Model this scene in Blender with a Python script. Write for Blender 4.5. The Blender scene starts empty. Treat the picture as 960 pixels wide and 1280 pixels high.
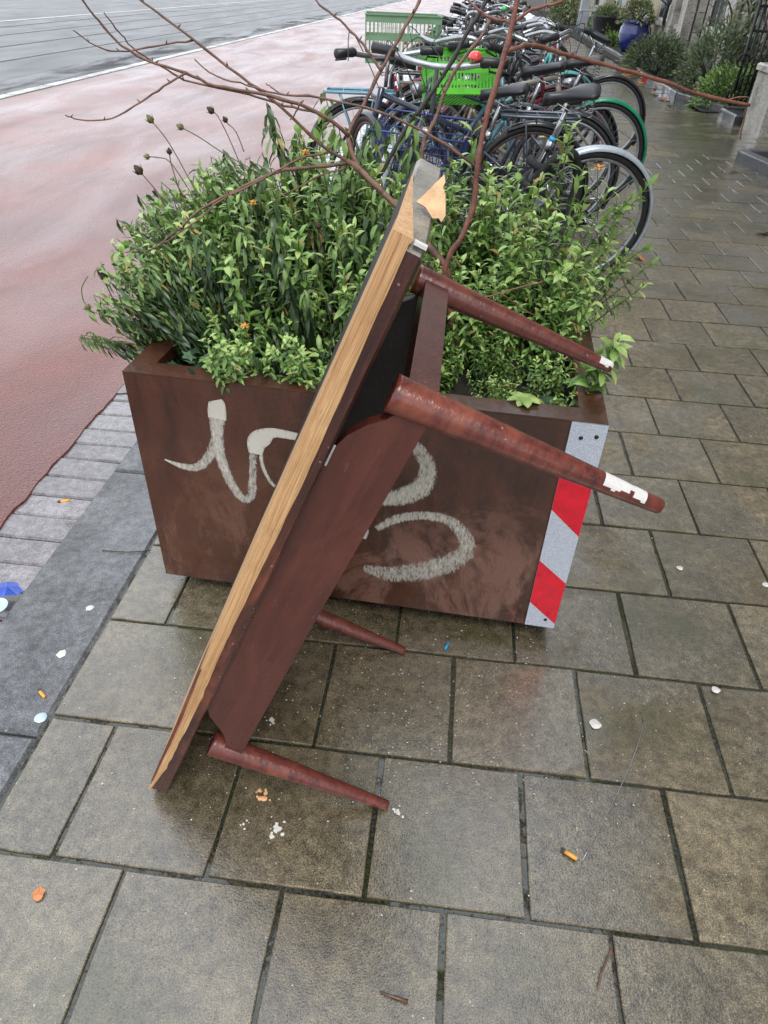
import bpy, bmesh, math, random
from mathutils import Vector, Matrix
S = bpy.context.scene
COL = S.collection
rad = math.radians

# ---------------------------------------------------------------- camera
cam_d = bpy.data.cameras.new("camera")
cam = bpy.data.objects.new("camera", cam_d); COL.objects.link(cam)
P_, R_, Y_ = .6609, .0450, .0825
fwd = Vector((-math.sin(Y_)*math.cos(P_), math.cos(Y_)*math.cos(P_), -math.sin(P_)))
rt = Vector((math.cos(Y_), math.sin(Y_), 0)); up = rt.cross(fwd)
rt2 = rt*math.cos(R_)+up*math.sin(R_); up2 = -rt*math.sin(R_)+up*math.cos(R_)
cam.matrix_world = Matrix(((rt2.x, up2.x, -fwd.x, 0), (rt2.y, up2.y, -fwd.y, 0), (rt2.z, up2.z, -fwd.z, 1.3378), (0, 0, 0, 1)))
cam_d.sensor_fit = 'HORIZONTAL'; cam_d.sensor_width = 36; cam_d.lens = 36*856.08/960
cam_d.clip_start = .05; cam_d.clip_end = 600
S.camera = cam

# ---------------------------------------------------------------- sky, sun, exposure (overcast, wet day)
SUN_EL, SUN_AZ = rad(58), rad(150)
W = bpy.data.worlds.new("World"); S.world = W; W.use_nodes = True
nt = W.node_tree; nt.nodes.clear()
sky = nt.nodes.new('ShaderNodeTexSky'); sky.sky_type = 'NISHITA'; sky.sun_disc = False
sky.sun_elevation = SUN_EL; sky.sun_rotation = SUN_AZ; sky.air_density = 1.4; sky.dust_density = 4.0; sky.ozone_density = 1.0
hs = nt.nodes.new('ShaderNodeHueSaturation'); hs.inputs['Saturation'].default_value = .25
mx = nt.nodes.new('ShaderNodeMix'); mx.data_type = 'RGBA'; mx.inputs[0].default_value = .82
mx.inputs[7].default_value = (8.6, 9.1, 9.9, 1)
bg = nt.nodes.new('ShaderNodeBackground'); bg.inputs[1].default_value = .108
wo = nt.nodes.new('ShaderNodeOutputWorld')
nt.links.new(sky.outputs[0], hs.inputs['Color']); nt.links.new(hs.outputs[0], mx.inputs[6])
nt.links.new(mx.outputs[2], bg.inputs[0]); nt.links.new(bg.outputs[0], wo.inputs[0])
sd = bpy.data.lights.new("sun", 'SUN'); sd.energy = 1.5; sd.angle = rad(22); sd.color = (1, .97, .93)
sun = bpy.data.objects.new("sun", sd); COL.objects.link(sun)
sdir = Vector((math.sin(SUN_AZ)*math.cos(SUN_EL), math.cos(SUN_AZ)*math.cos(SUN_EL), math.sin(SUN_EL)))
sun.rotation_euler = sdir.to_track_quat('Z', 'Y').to_euler()
S.view_settings.view_transform = 'Standard'; S.view_settings.look = 'None'
S.view_settings.exposure = 0.85; S.view_settings.gamma = 1

# ---------------------------------------------------------------- helpers
def link(o, parent=None):
    COL.objects.link(o)
    if parent is not None: o.parent = parent
    return o
def tag(o, label=None, cat=None, group=None, kind=None):
    if label: o['label'] = label
    if cat: o['category'] = cat
    if group: o['group'] = group
    if kind: o['kind'] = kind
    return o
def thing(name, label, cat, loc=(0, 0, 0), group=None):
    o = bpy.data.objects.new(name, None); o.empty_display_size = .1; o.location = loc
    link(o); return tag(o, label, cat, group)

class MB:
    """collects shapes, links them as one mesh object"""
    def __init__(s): s.v = []; s.f = []; s.m = []; s.sm = []
    def add(s, vs, fs, m=0, smooth=False):
        b = len(s.v); s.v += [tuple(v) for v in vs]
        for f in fs: s.f.append(tuple(i+b for i in f)); s.m.append(m); s.sm.append(smooth)
        return s
    def box(s, a, b, m=0, M=None, ch=0.0):
        x0, y0, z0 = a; x1, y1, z1 = b
        if ch > 0:
            vs = [(x0, y0, z0), (x1, y0, z0), (x1, y1, z0), (x0, y1, z0), (x0, y0, z1-ch), (x1, y0, z1-ch), (x1, y1, z1-ch), (x0, y1, z1-ch),
                  (x0+ch, y0+ch, z1), (x1-ch, y0+ch, z1), (x1-ch, y1-ch, z1), (x0+ch, y1-ch, z1)]
            fs = [(3, 2, 1, 0)]+[(i, (i+1) % 4, (i+1) % 4+4, i+4) for i in range(4)]+[(i+4, (i+1) % 4+4, (i+1) % 4+8, i+8) for i in range(4)]+[(8, 9, 10, 11)]
        else:
            vs = [(x0, y0, z0), (x1, y0, z0), (x1, y1, z0), (x0, y1, z0), (x0, y0, z1), (x1, y0, z1), (x1, y1, z1), (x0, y1, z1)]
            fs = [(3, 2, 1, 0), (4, 5, 6, 7), (0, 1, 5, 4), (1, 2, 6, 5), (2, 3, 7, 6), (3, 0, 4, 7)]
        if M is not None: vs = [M @ Vector(v) for v in vs]
        return s.add(vs, fs, m)
    def tube(s, pts, r, n=8, m=0, cap=True, close=False, flat=1.0):
        pts = [Vector(p) for p in pts]; k = len(pts)
        rs = r if isinstance(r, (list, tuple)) else [r]*k
        vs = []; prev = None
        for i, p in enumerate(pts):
            if close: t = (pts[(i+1) % k]-pts[i-1])
            else: t = pts[min(i+1, k-1)]-pts[max(i-1, 0)]
            if t.length < 1e-9: t = Vector((0, 0, 1))
            t.normalize()
            if prev is None:
                a = Vector((0, 0, 1)) if abs(t.z) < .9 else Vector((0, 1, 0))
                nrm = (a-t*a.dot(t)).normalized()
            else: 
                nrm = prev-t*prev.dot(t)
                nrm = nrm.normalized() if nrm.length > 1e-6 else prev
            prev = nrm; bn = t.cross(nrm)
            for j in range(n):
                a = 2*math.pi*j/n
                vs.append(p+(nrm*math.cos(a)+bn*math.sin(a)*flat)*rs[i])
        fs = []
        for i in range(k if close else k-1):
            q = (i+1) % k
            for j in range(n): fs.append((i*n+j, i*n+(j+1) % n, q*n+(j+1) % n, q*n+j))
        if cap and not close:
            fs.append(tuple(range(n-1, -1, -1))); fs.append(tuple((k-1)*n+j for j in range(n)))
        return s.add(vs, fs, m, True)
    def lathe(s, prof, n=16, m=0, M=None):
        vs = []; fs = []
        for r, z in prof:
            for j in range(n):
                a = 2*math.pi*j/n; vs.append(Vector((r*math.cos(a), r*math.sin(a), z)))
        for i in range(len(prof)-1):
            for j in range(n): fs.append((i*n+j, i*n+(j+1) % n, (i+1)*n+(j+1) % n, (i+1)*n+j))
        fs.append(tuple(range(n-1, -1, -1))); fs.append(tuple((len(prof)-1)*n+j for j in range(n)))
        if M is not None: vs = [M @ v for v in vs]
        return s.add(vs, fs, m, True)
    def prism(s, poly, fn, d0, d1, m=0, mside=None):
        """poly in 2d, fn(a,b,d) -> 3d"""
        n = len(poly); vs = [fn(a, b, d0) for a, b in poly]+[fn(a, b, d1) for a, b in poly]
        s.add(vs, [tuple(range(n-1, -1, -1)), tuple(range(n, 2*n))], m)
        b = len(s.v)-2*n
        for i in range(n):
            s.f.append((b+i, b+(i+1) % n, b+(i+1) % n+n, b+i+n)); s.m.append(m if mside is None else mside); s.sm.append(False)
        return s
    def mesh(s, name, mats, fix=True):
        me = bpy.data.meshes.new(name); me.from_pydata(s.v, [], s.f)
        if not isinstance(mats, (list, tuple)): mats = [mats]
        for m in mats: me.materials.append(m)
        me.polygons.foreach_set('material_index', s.m); me.polygons.foreach_set('use_smooth', s.sm)
        if fix:
            bm = bmesh.new(); bm.from_mesh(me); bmesh.ops.recalc_face_normals(bm, faces=bm.faces); bm.to_mesh(me); bm.free()
        me.update(); return me
    def build(s, name, mats, parent=None, fix=True):
        return link(bpy.data.objects.new(name, s.mesh(name, mats, fix)), parent)

def smooth_pts(pts, sub=3):
    """Catmull-Rom through tuples of any dimension"""
    out = []; n = len(pts)
    for i in range(n-1):
        p0, p1, p2, p3 = pts[max(i-1, 0)], pts[i], pts[i+1], pts[min(i+2, n-1)]
        for k in range(sub):
            t = k/sub
            out.append(tuple(.5*((2*b)+(-a+c)*t+(2*a-5*b+4*c-d)*t*t+(-a+3*b-3*c+d)*t**3) for a, b, c, d in zip(p0, p1, p2, p3)))
    out.append(tuple(pts[-1])); return out

# ---------------------------------------------------------------- materials
class NT:
    def __init__(s, name):
        s.mat = bpy.data.materials.new(name); s.mat.use_nodes = True
        s.t = s.mat.node_tree; s.n = s.t.nodes; s.b = s.n['Principled BSDF']; s.o = s.n['Material Output']
    def L(s, a, b): s.t.links.new(a, b)
    def node(s, t, **k):
        n = s.n.new(t)
        for a, v in k.items(): setattr(n, a, v)
        return n
    def obj(s): return s.node('ShaderNodeTexCoord').outputs['Object']
    def geo(s): return s.node('ShaderNodeNewGeometry').outputs['Position']
    def scale(s, vec, sc, loc=(0, 0, 0)):
        m = s.node('ShaderNodeMapping'); m.inputs['Scale'].default_value = sc; m.inputs['Location'].default_value = loc
        s.L(vec, m.inputs[0]); return m.outputs[0]
    def noise(s, vec, sc, detail=4, rough=.55, dist=0):
        n = s.node('ShaderNodeTexNoise'); n.inputs['Scale'].default_value = sc; n.inputs['Detail'].default_value = detail
        n.inputs['Roughness'].default_value = rough; n.inputs['Distortion'].default_value = dist
        s.L(vec, n.inputs['Vector']); return n.outputs[0]
    def voro(s, vec, sc, feature='F1'):
        n = s.node('ShaderNodeTexVoronoi', feature=feature); n.inputs['Scale'].default_value = sc; s.L(vec, n.inputs['Vector']); return n
    def ramp(s, fac, stops):
        n = s.node('ShaderNodeValToRGB'); e = n.color_ramp.elements
        while len(e) < len(stops): e.new(.5)
        for q, (p, c) in zip(e, stops):
            q.position = p; q.color = (c, c, c, 1) if not isinstance(c, (tuple, list)) else (*c, 1)
        s.L(fac, n.inputs[0]); return n.outputs[0]
    def mix(s, fac, a, b, blend='MIX'):
        n = s.node('ShaderNodeMix', data_type='RGBA', blend_type=blend)
        for sock, v in ((0, fac), (6, a), (7, b)):
            if hasattr(v, 'links') or isinstance(v, bpy.types.NodeSocket): s.L(v, n.inputs[sock])
            elif sock == 0: n.inputs[0].default_value = v
            else: n.inputs[sock].default_value = (*v, 1) if isinstance(v, (tuple, list)) else (v, v, v, 1)
        return n.outputs[2]
    def math(s, op, a, b=0.0, c=None, clamp=False):
        n = s.node('ShaderNodeMath', operation=op, use_clamp=clamp)
        for i, v in enumerate((a, b, c)):
            if v is None: continue
            if isinstance(v, bpy.types.NodeSocket): s.L(v, n.inputs[i])
            else: n.inputs[i].default_value = v
        return n.outputs[0]
    def bump(s, h, strength=.3, dist=.01, nrm=None):
        n = s.node('ShaderNodeBump'); n.inputs['Strength'].default_value = strength; n.inputs['Distance'].default_value = dist
        s.L(h, n.inputs['Height'])
        if nrm: s.L(nrm, n.inputs['Normal'])
        return n.outputs[0]
    def rnd(s): return s.node('ShaderNodeObjectInfo').outputs['Random']
    def set(s, **k):
        for a, v in k.items():
            a = {'Base': 'Base Color', 'Spec': 'Specular IOR Level', 'Coat': 'Coat Weight', 'CoatR': 'Coat Roughness'}.get(a, a)
            i = s.b.inputs[a]
            if isinstance(v, bpy.types.NodeSocket): s.L(v, i)
            elif isinstance(v, (tuple, list)): i.default_value = (*v, 1)
            else: i.default_value = v
        return s.mat

def simple(name, col, rough=.45, metal=0., var=.25, sc=14, bump=.15, coat=0., dirt=None):
    t = NT(name); p = t.obj(); n = t.noise(p, sc, 5)
    dark = tuple(c*(1-var) for c in col); lite = tuple(min(1, c*(1+var)) for c in col)
    base = t.mix(t.ramp(n, [(.3, 0.), (.7, 1.)]), dark, lite)
    if dirt:
        d = t.ramp(t.noise(p, sc*.6, 6, .7), [(.5, 0.), (.68, 1.)]); base = t.mix(d, base, dirt)
    r = t.math('MULTIPLY_ADD', n, .25, rough-.12, clamp=True)
    nb = t.bump(t.noise(p, sc*6, 3), bump, .003)
    return t.set(Base=base, Roughness=r, Metallic=metal, Normal=nb, Coat=coat, CoatR=.12)

def wet_stone(name, c0, c1, tint, rough=(.16, .55), grain=520, wet_sc=2.2, wet=(.42, .6), bump=.5, speck=True, moss=None, rndv=.3, spec=.5, film=None):
    """concrete seen wet: grain, stains, a film of water in patches"""
    t = NT(name); g = t.geo()
    oi = t.node('ShaderNodeObjectInfo'); off = t.node('ShaderNodeVectorMath', operation='MULTIPLY_ADD')
    t.L(g, off.inputs[0]); off.inputs[1].default_value = (1, 1, 1)
    cx = t.node('ShaderNodeCombineXYZ'); t.L(t.math('MULTIPLY', oi.outputs['Random'], 37.), cx.inputs[0]); t.L(t.math('MULTIPLY', oi.outputs['Random'], 11.), cx.inputs[1]); t.L(cx.outputs[0], off.inputs[2])
    p = off.outputs[0]
    big = t.noise(p, 4.5, 8, .72, .5)
    base = t.mix(t.ramp(big, [(.32, 0.), (.7, 1.)]), c0, c1)
    base = t.mix(t.math('MULTIPLY', t.ramp(t.noise(g, .9, 4), [(.4, 0.), (.65, 1.)]), .55), base, tint)
    rv = t.math('MULTIPLY_ADD', oi.outputs['Random'], rndv, 1-rndv*.5)
    base = t.mix(1., base, t.mix(0., rv, rv), 'MULTIPLY')
    fine = t.noise(p, grain*.85, 2, .6); mid = t.noise(p, 38, 6, .75)
    base = t.mix(1., base, t.ramp(fine, [(.36, .45), (.5, 1.), (.63, 1.8)]), 'MULTIPLY')
    base = t.mix(1., base, t.ramp(mid, [(.36, .55), (.5, 1.), (.64, 1.45)]), 'MULTIPLY')
    if moss:
        mm = t.math('MULTIPLY', t.ramp(t.noise(g, 2.3, 6, .65), [(.52, 0.), (.66, 1.)]), .7)
        base = t.mix(mm, base, moss)
    pores = t.voro(p, 100); pm = t.ramp(pores.outputs['Distance'], [(.08, 1.), (.16, 0.)])
    pk = t.math('MULTIPLY', pm, t.ramp(pores.outputs['Color'], [(.48, 0.), (.5, 1.)]))
    base = t.mix(t.math('MULTIPLY', pk, .75), base, (.02, .02, .018))
    if speck:
        sp = t.voro(p, 42); sm = t.math('MULTIPLY', t.ramp(sp.outputs['Distance'], [(.05, 1.), (.09, 0.)]), t.ramp(sp.outputs['Color'], [(.72, 0.), (.74, 1.)]))
        base = t.mix(t.math('MULTIPLY', sm, .8), base, (.5, .5, .47))
        splash = t.math('MULTIPLY', t.ramp(t.noise(g, 3.1, 8, .72, .6), [(.66, 0.), (.74, 1.)]), .16)
        base = t.mix(splash, base, (.42, .43, .42))
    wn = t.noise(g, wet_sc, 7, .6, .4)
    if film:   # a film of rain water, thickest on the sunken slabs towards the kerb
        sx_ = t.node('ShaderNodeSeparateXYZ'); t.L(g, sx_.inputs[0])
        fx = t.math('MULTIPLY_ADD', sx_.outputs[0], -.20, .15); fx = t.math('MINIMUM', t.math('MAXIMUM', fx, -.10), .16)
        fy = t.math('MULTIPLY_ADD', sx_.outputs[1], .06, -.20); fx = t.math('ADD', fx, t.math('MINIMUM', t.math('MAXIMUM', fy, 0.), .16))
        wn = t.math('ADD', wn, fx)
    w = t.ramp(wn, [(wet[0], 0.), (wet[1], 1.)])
    tn = t.node('ShaderNodeSeparateXYZ'); t.L(t.node('ShaderNodeNewGeometry').outputs['True Normal'], tn.inputs[0]); flat = t.ramp(tn.outputs[2], [(.985, 0.), (.995, 1.)])
    ty_ = t.node('ShaderNodeSeparateXYZ'); t.L(g, ty_.inputs[0]); flat = t.math('MAXIMUM', flat, t.math('MULTIPLY_ADD', ty_.outputs[1], .5, -1.3, clamp=True))
    w = t.math('MULTIPLY', w, flat)
    wf = t.math('MULTIPLY', w, t.ramp(t.noise(g, 230, 3, .75), [(.36, .08), (.47, 1.)]))
    r = t.math('MULTIPLY_ADD', wf, rough[0]-rough[1], rough[1])
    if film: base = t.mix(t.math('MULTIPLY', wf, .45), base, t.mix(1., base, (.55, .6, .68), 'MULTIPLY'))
    hh = t.math('MULTIPLY_ADD', t.noise(p, grain, 2), .45, t.math('MULTIPLY', t.noise(g, 95, 4), 1.0))
    hh = t.math('MULTIPLY_ADD', pk, -.6, hh)
    cb = t.node('ShaderNodeBump'); cb.inputs['Distance'].default_value = .002; cb.inputs['Strength'].default_value = bump*.55; t.L(t.math('ADD', t.noise(g, 75, 4, .6), t.noise(g, 260, 2)), cb.inputs['Height'])
    bs = t.node('ShaderNodeBump'); bs.inputs['Distance'].default_value = .0035
    t.L(hh, bs.inputs['Height']); t.L(t.math('MULTIPLY_ADD', wf, -bump*.55, bump), bs.inputs['Strength'])
    return t.set(Base=base, Roughness=r, Normal=bs.outputs[0], Spec=spec, Coat=t.math('MULTIPLY_ADD', wf, .92 if film else .6, t.math('MULTIPLY', flat, .2), clamp=True), CoatR=t.math('MULTIPLY_ADD', wf, -.24, .30, clamp=True), **{'Coat Normal': cb.outputs[0], 'Coat IOR': 2.0 if film else 1.6})

M = {}
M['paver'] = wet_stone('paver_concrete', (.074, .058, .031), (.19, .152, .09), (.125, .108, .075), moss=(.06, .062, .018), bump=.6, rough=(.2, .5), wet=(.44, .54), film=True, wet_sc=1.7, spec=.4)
M['kerb'] = wet_stone('kerb_granite', (.055, .057, .06), (.13, .135, .14), (.08, .085, .095), rough=(.25, .6), rndv=.12, bump=.8, speck=True)
M['gutter'] = wet_stone('gutter_brick', (.11, .10, .104), (.185, .17, .175), (.15, .138, .148), rough=(.06, .25), wet=(.25, .45), bump=.3, spec=.7)
M['garden_edge'] = wet_stone('garden_edge_stone', (.05, .05, .05), (.1, .1, .1), (.07, .07, .08))
M['facade_stone'] = wet_stone('facade_stone', (.26, .24, .2), (.46, .43, .37), (.36, .34, .3), rough=(.5, .8), speck=False, moss=(.09, .09, .06), rndv=.25)
M['dark_stone'] = wet_stone('dark_step_stone', (.02, .021, .023), (.05, .052, .055), (.035, .036, .04), rough=(.12, .4), speck=False)

# joints: dark sand and standing water
t = NT('joint_bed'); g = t.geo()
n1 = t.noise(g, 22, 6, .7); wmask = t.ramp(n1, [(.40, 0.), (.46, 1.)])
b = t.mix(t.ramp(t.noise(g, 160, 4), [(.4, 0.), (.65, 1.)]), (.012, .013, .009), (.05, .052, .035))
b = t.mix(t.ramp(t.noise(g, 3, 5), [(.5, 0.), (.7, .6)]), b, (.03, .045, .01))
M['joint'] = t.set(Base=b, Roughness=t.math('MULTIPLY_ADD', wmask, -.5, .55), Coat=wmask, CoatR=.04, Normal=t.bump(t.math('MULTIPLY', t.noise(g, 200, 3), t.math('SUBTRACT', 1., wmask)), .8, .006))

def asphalt(name, c0, c1, patch, rough=(.12, .5), wet=(.4, .6), stretch=(1, .3, 1), bump=.45, grain=190):
    t = NT(name); g = t.geo()
    base = t.mix(t.ramp(t.noise(g, 1.3, 6, .6), [(.35, 0.), (.68, 1.)]), c0, c1)
    base = t.mix(t.math('MULTIPLY', t.ramp(t.noise(t.scale(g, stretch), 1.1, 5), [(.45, 0.), (.62, 1.)]), .7), base, patch)
    f = t.noise(g, grain, 3, .7); base = t.mix(.7, base, t.mix(1., base, t.ramp(f, [(.35, .4), (.5, 1.), (.66, 1.7)]), 'MULTIPLY'))
    sp = t.voro(g, 30); sm = t.math('MULTIPLY', t.ramp(sp.outputs['Distance'], [(.04, 1.), (.08, 0.)]), t.ramp(sp.outputs['Color'], [(.8, 0.), (.82, 1.)]))
    base = t.mix(t.math('MULTIPLY', sm, .5), base, (.35, .33, .33))
    w = t.ramp(t.noise(t.scale(g, stretch), 1.6, 7, .62, .5), [(wet[0], 0.), (wet[1], 1.)])
    r = t.math('MULTIPLY_ADD', w, rough[0]-rough[1], rough[1])
    h = t.math('ADD', t.voro(g, grain*.8).outputs['Distance'], t.math('MULTIPLY', t.noise(g, 70, 3), .25))
    bs = t.node('ShaderNodeBump'); bs.inputs['Distance'].default_value = .005
    t.L(h, bs.inputs['Height']); t.L(t.math('MULTIPLY_ADD', w, -bump*.7, bump), bs.inputs['Strength'])
    return t.set(Base=base, Roughness=r, Normal=bs.outputs[0], Coat=t.math('MULTIPLY', w, .45), CoatR=.14)
M['red_asphalt'] = asphalt('red_asphalt', (.125, .036, .024), (.20, .060, .042), (.115, .045, .04), rough=(.16, .38), wet=(.25, .8), bump=.55, grain=130)
M['grey_asphalt'] = asphalt('grey_asphalt', (.032, .033, .035), (.055, .056, .06), (.04, .042, .046), rough=(.45, .6), wet=(.1, .9), bump=.25)
M['dark_asphalt'] = asphalt('dark_asphalt', (.015, .016, .017), (.035, .036, .04), (.02, .022, .025), rough=(.6, .75))
M['road_paint'] = wet_stone('road_paint', (.24, .24, .22), (.4, .4, .38), (.32, .32, .31), speck=False, rough=(.3, .6))
M['rail_steel'] = simple('rail_steel', (.05, .045, .042), .3, .8)
M['soil'] = simple('soil', (.018, .014, .01), .9, 0, .5, 30, .9)

# corten steel
t = NT('corten_steel'); o = t.obj()
st = t.noise(t.scale(o, (6, 6, 2.0)), 2.4, 9, .72, .5)
b = t.mix(t.ramp(st, [(.3, 0.), (.72, 1.)]), (.020, .0068, .0042), (.092, .031, .0155))
pt = t.ramp(t.noise(t.scale(o, (1, 1, .7)), 4.2, 8, .74, .7), [(.49, 0.), (.57, 1.)])
zz = t.node('ShaderNodeSeparateXYZ'); t.L(o, zz.inputs[0])
low = t.ramp(t.math('ADD', zz.outputs[2], t.math('MULTIPLY', t.noise(o, 3, 3), .25)), [(.35, 1.), (.62, .0)])
b = t.mix(t.math('MULTIPLY', t.math('MULTIPLY', pt, low), .8), b, (.20, .10, .072))
b = t.mix(t.math('MULTIPLY', t.ramp(t.noise(o, 2., 5), [(.45, 0.), (.7, 1.)]), .5), b, (.10, .036, .016))
vs = t.voro(o, 120); b = t.mix(t.math('MULTIPLY', t.ramp(vs.outputs['Distance'], [(.1, 1.), (.2, 0.)]), .45), b, (.02, .009, .006))
dr = t.ramp(t.noise(t.scale(o, (60, 60, 3)), 1.5, 3), [(.62, 0.), (.7, 1.)]); b = t.mix(t.math('MULTIPLY', dr, .25), b, (.02, .01, .008))
M['corten'] = t.set(Base=b, Roughness=t.math('MULTIPLY_ADD', st, .25, .24), Normal=t.bump(t.math('ADD', t.noise(o, 90, 4), t.math('MULTIPLY', t.noise(o, 8, 3), 1.5)), .35, .004), Spec=.4, Coat=.45, CoatR=.14)

# graffiti paint, thin and worn through
t = NT('graffiti_paint'); o = t.obj()
sc_ = t.noise(t.scale(o, (3.5, 3.5, 1.2)), 55, 6, .7, .4)
uv = t.node('ShaderNodeAttribute', attribute_name='wear')
edge = t.math('ADD', sc_, t.math('MULTIPLY', uv.outputs['Fac'], .5))
al = t.ramp(edge, [(.44, 0.), (.62, .55), (.85, .95)])
tr = t.node('ShaderNodeBsdfTransparent'); ms = t.node('ShaderNodeMixShader')
t.L(al, ms.inputs[0]); t.L(tr.outputs[0], ms.inputs[1]); t.L(t.b.outputs[0], ms.inputs[2]); t.L(ms.outputs[0], t.o.inputs[0])
M['graffiti'] = t.set(Base=t.mix(t.noise(o, 9, 3), (.46, .44, .38), (.64, .62, .55)), Roughness=.5)

# mahogany: worn reddish varnish, wet
def mahog(name, c0, c1, scr=(.25, .12, .07), amt=.5, gs=(1.2, 14, 14), tipax=None):
    t = NT(name); o = t.obj()
    gr = t.noise(t.scale(o, gs), 5, 6, .65, .6)
    b = t.mix(t.ramp(gr, [(.3, 0.), (.7, 1.)]), c0, c1)
    wr = t.ramp(t.noise(t.scale(o, (.5, 1.4, 1.4)), 9, 8, .72, .6), [(.52, 0.), (.66, 1.)]); b = t.mix(t.math('MULTIPLY', wr, amt), b, scr)
    sp = t.voro(o, 110); sm = t.math('MULTIPLY', t.ramp(sp.outputs['Distance'], [(.12, 1.), (.22, 0.)]), t.ramp(sp.outputs['Color'], [(.86, 0.), (.88, 1.)]))
    b = t.mix(t.math('MULTIPLY', sm, .35), b, (.5, .42, .36))
    sc2 = t.ramp(t.noise(t.scale(o, (3, 50, 50)), 5, 3, .5, 2.), [(.71, 0.), (.74, 1.)]); b = t.mix(t.math('MULTIPLY', sc2, .35), b, (.35, .25, .18))
    r = t.math('MULTIPLY_ADD', t.noise(o, 12, 5), .4, .12)
    return t.set(Base=b, Roughness=r, Normal=t.bump(t.math('ADD', gr, t.noise(o, 140, 3)), .25, .003), Coat=.22, CoatR=.18)
M['mahogany'] = mahog('mahogany', (.055, .0125, .009), (.10, .024, .016), (.18, .06, .035), .2)
M['mahogany_leg'] = mahog('mahogany_leg', (.055, .010, .008), (.17, .036, .022), (.27, .075, .04), .6)
M['mahogany_dark'] = mahog('mahogany_dark', (.02, .008, .007), (.085, .024, .015), (.22, .055, .028), .7)
M['black_under'] = simple('near_black_wood', (.012, .009, .008), .6, 0, .5, 10, .4)
t = NT('raw_pine'); o = t.obj()
gr = t.noise(t.scale(o, (1.6, 45, 45)), 3, 5, .6, .8); g2 = t.noise(t.scale(o, (.8, 150, 150)), 3, 2)
b = t.mix(t.ramp(gr, [(.3, 0.), (.7, 1.)]), (.44, .235, .10), (.68, .43, .215))
b = t.mix(t.math('MULTIPLY', t.ramp(g2, [(.5, 0.), (.64, 1.)]), .4), b, (.26, .11, .035))
b = t.mix(t.math('MULTIPLY', t.ramp(t.noise(o, 4, 5), [(.5, 0.), (.7, 1.)]), .45), b, (.34, .17, .07))
M['pine'] = t.set(Base=b, Roughness=.5, Normal=t.bump(t.math('ADD', gr, g2), .5, .004))
M['grey_end'] = simple('weathered_end', (.23, .21, .175), .42, 0, .4, 25, .5, dirt=(.09, .085, .06))
M['white_chip'] = simple('white_paint_chips', (.66, .64, .62), .4, 0, .1, 60, .3)

# leaves
def leafmat(name, c0, c1, c2, trans=.25):
    t = NT(name); at = t.node('ShaderNodeAttribute', attribute_name='tone'); rn = t.rnd()
    f = t.math('ADD', at.outputs['Fac'], t.math('MULTIPLY_ADD', rn, .12, -.07), clamp=True)
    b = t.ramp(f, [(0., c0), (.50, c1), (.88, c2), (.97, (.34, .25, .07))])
    n = t.noise(t.obj(), 60, 3); b = t.mix(1., b, t.ramp(n, [(.3, .7), (.7, 1.2)]), 'MULTIPLY')
    tl = t.node('ShaderNodeBsdfTranslucent'); t.L(b, tl.inputs[0]); ms = t.node('ShaderNodeMixShader'); ms.inputs[0].default_value = trans
    t.set(Base=b, Roughness=.36, Spec=.5)
    t.L(t.b.outputs[0], ms.inputs[1]); t.L(tl.outputs[0], ms.inputs[2]); t.L(ms.outputs[0], t.o.inputs[0])
    return t.mat
M['leaf'] = leafmat('bright_leaf', (.02, .05, .012), (.15, .29, .055), (.46, .62, .2))
M['leaf_dark'] = leafmat('drooping_leaf', (.012, .022, .012), (.058, .115, .038), (.27, .42, .12))
M['leaf_ivy'] = leafmat('ivy_leaf', (.02, .05, .03), (.06, .12, .07), (.16, .26, .14))
M['leaf_yellow'] = simple('yellow_leaf', (.55, .48, .07), .5)
M['leaf_shrub'] = leafmat('garden_shrub_leaf', (.06, .085, .05), (.13, .18, .09), (.26, .31, .16))
M['leaf_climb'] = leafmat('climber_leaf', (.06, .09, .04), (.18, .24, .10), (.42, .46, .22))
M['bark'] = simple('twig_bark', (.15, .075, .05), .5, 0, .4, 40, .5, dirt=(.05, .03, .025))
M['bark_red'] = simple('red_twig_bark', (.20, .075, .05), .42, 0, .35, 40, .5, dirt=(.08, .035, .03))
M['bark_dark'] = simple('dark_twig_bark', (.035, .028, .028), .5, 0, .4, 40, .5)
M['stem'] = simple('green_stem', (.09, .12, .035), .5)
M['dead'] = simple('withered_flower', (.05, .035, .02), .8, 0, .5, 60)
M['orange'] = simple('orange_petals', (.62, .26, .03), .6, 0, .4, 60)
M['bud'] = simple('seed_bud', (.16, .15, .06), .6, 0, .4, 60)
# bicycle stuff
M['blk'] = simple('black_paint', (.012, .013, .016), .25, 0, .3, 10, .05, .4, dirt=(.03, .03, .03))
M['navy'] = simple('navy_paint', (.02, .03, .055), .25, .1, .3, 10, .05, .4)
M['slate'] = simple('slate_paint', (.05, .065, .09), .3, .3, .3, 10, .05, .4)
M['rubber'] = simple('tyre_rubber', (.014, .014, .015), .5, 0, .4, 30, .4)
M['plastic'] = simple('black_plastic', (.02, .02, .023), .38, 0, .3, 20, .3)
M['saddle_m'] = simple('saddle_vinyl', (.010, .011, .014), .42, 0, .3, 12, .2, .1)
M['steel'] = simple('chrome_steel', (.42, .43, .45), .25, .95, .15, 20, .1)
M['alu'] = simple('dull_aluminium', (.42, .44, .46), .35, .85, .2, 20, .1)
M['silverfender'] = simple('silver_fender', (.50, .56, .62), .3, .35, .12, 8, .05, .3)
M['green'] = simple('green_fender', (.0, .22, .11), .3, 0, .2, 10, .05, .4)
M['teal'] = simple('teal_paint', (.10, .40, .40), .3, 0, .2, 10, .05, .4)
M['sky_blue'] = simple('light_blue_paint', (.10, .26, .34), .3, 0, .25, 10, .05, .4, dirt=(.08, .16, .2))
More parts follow.
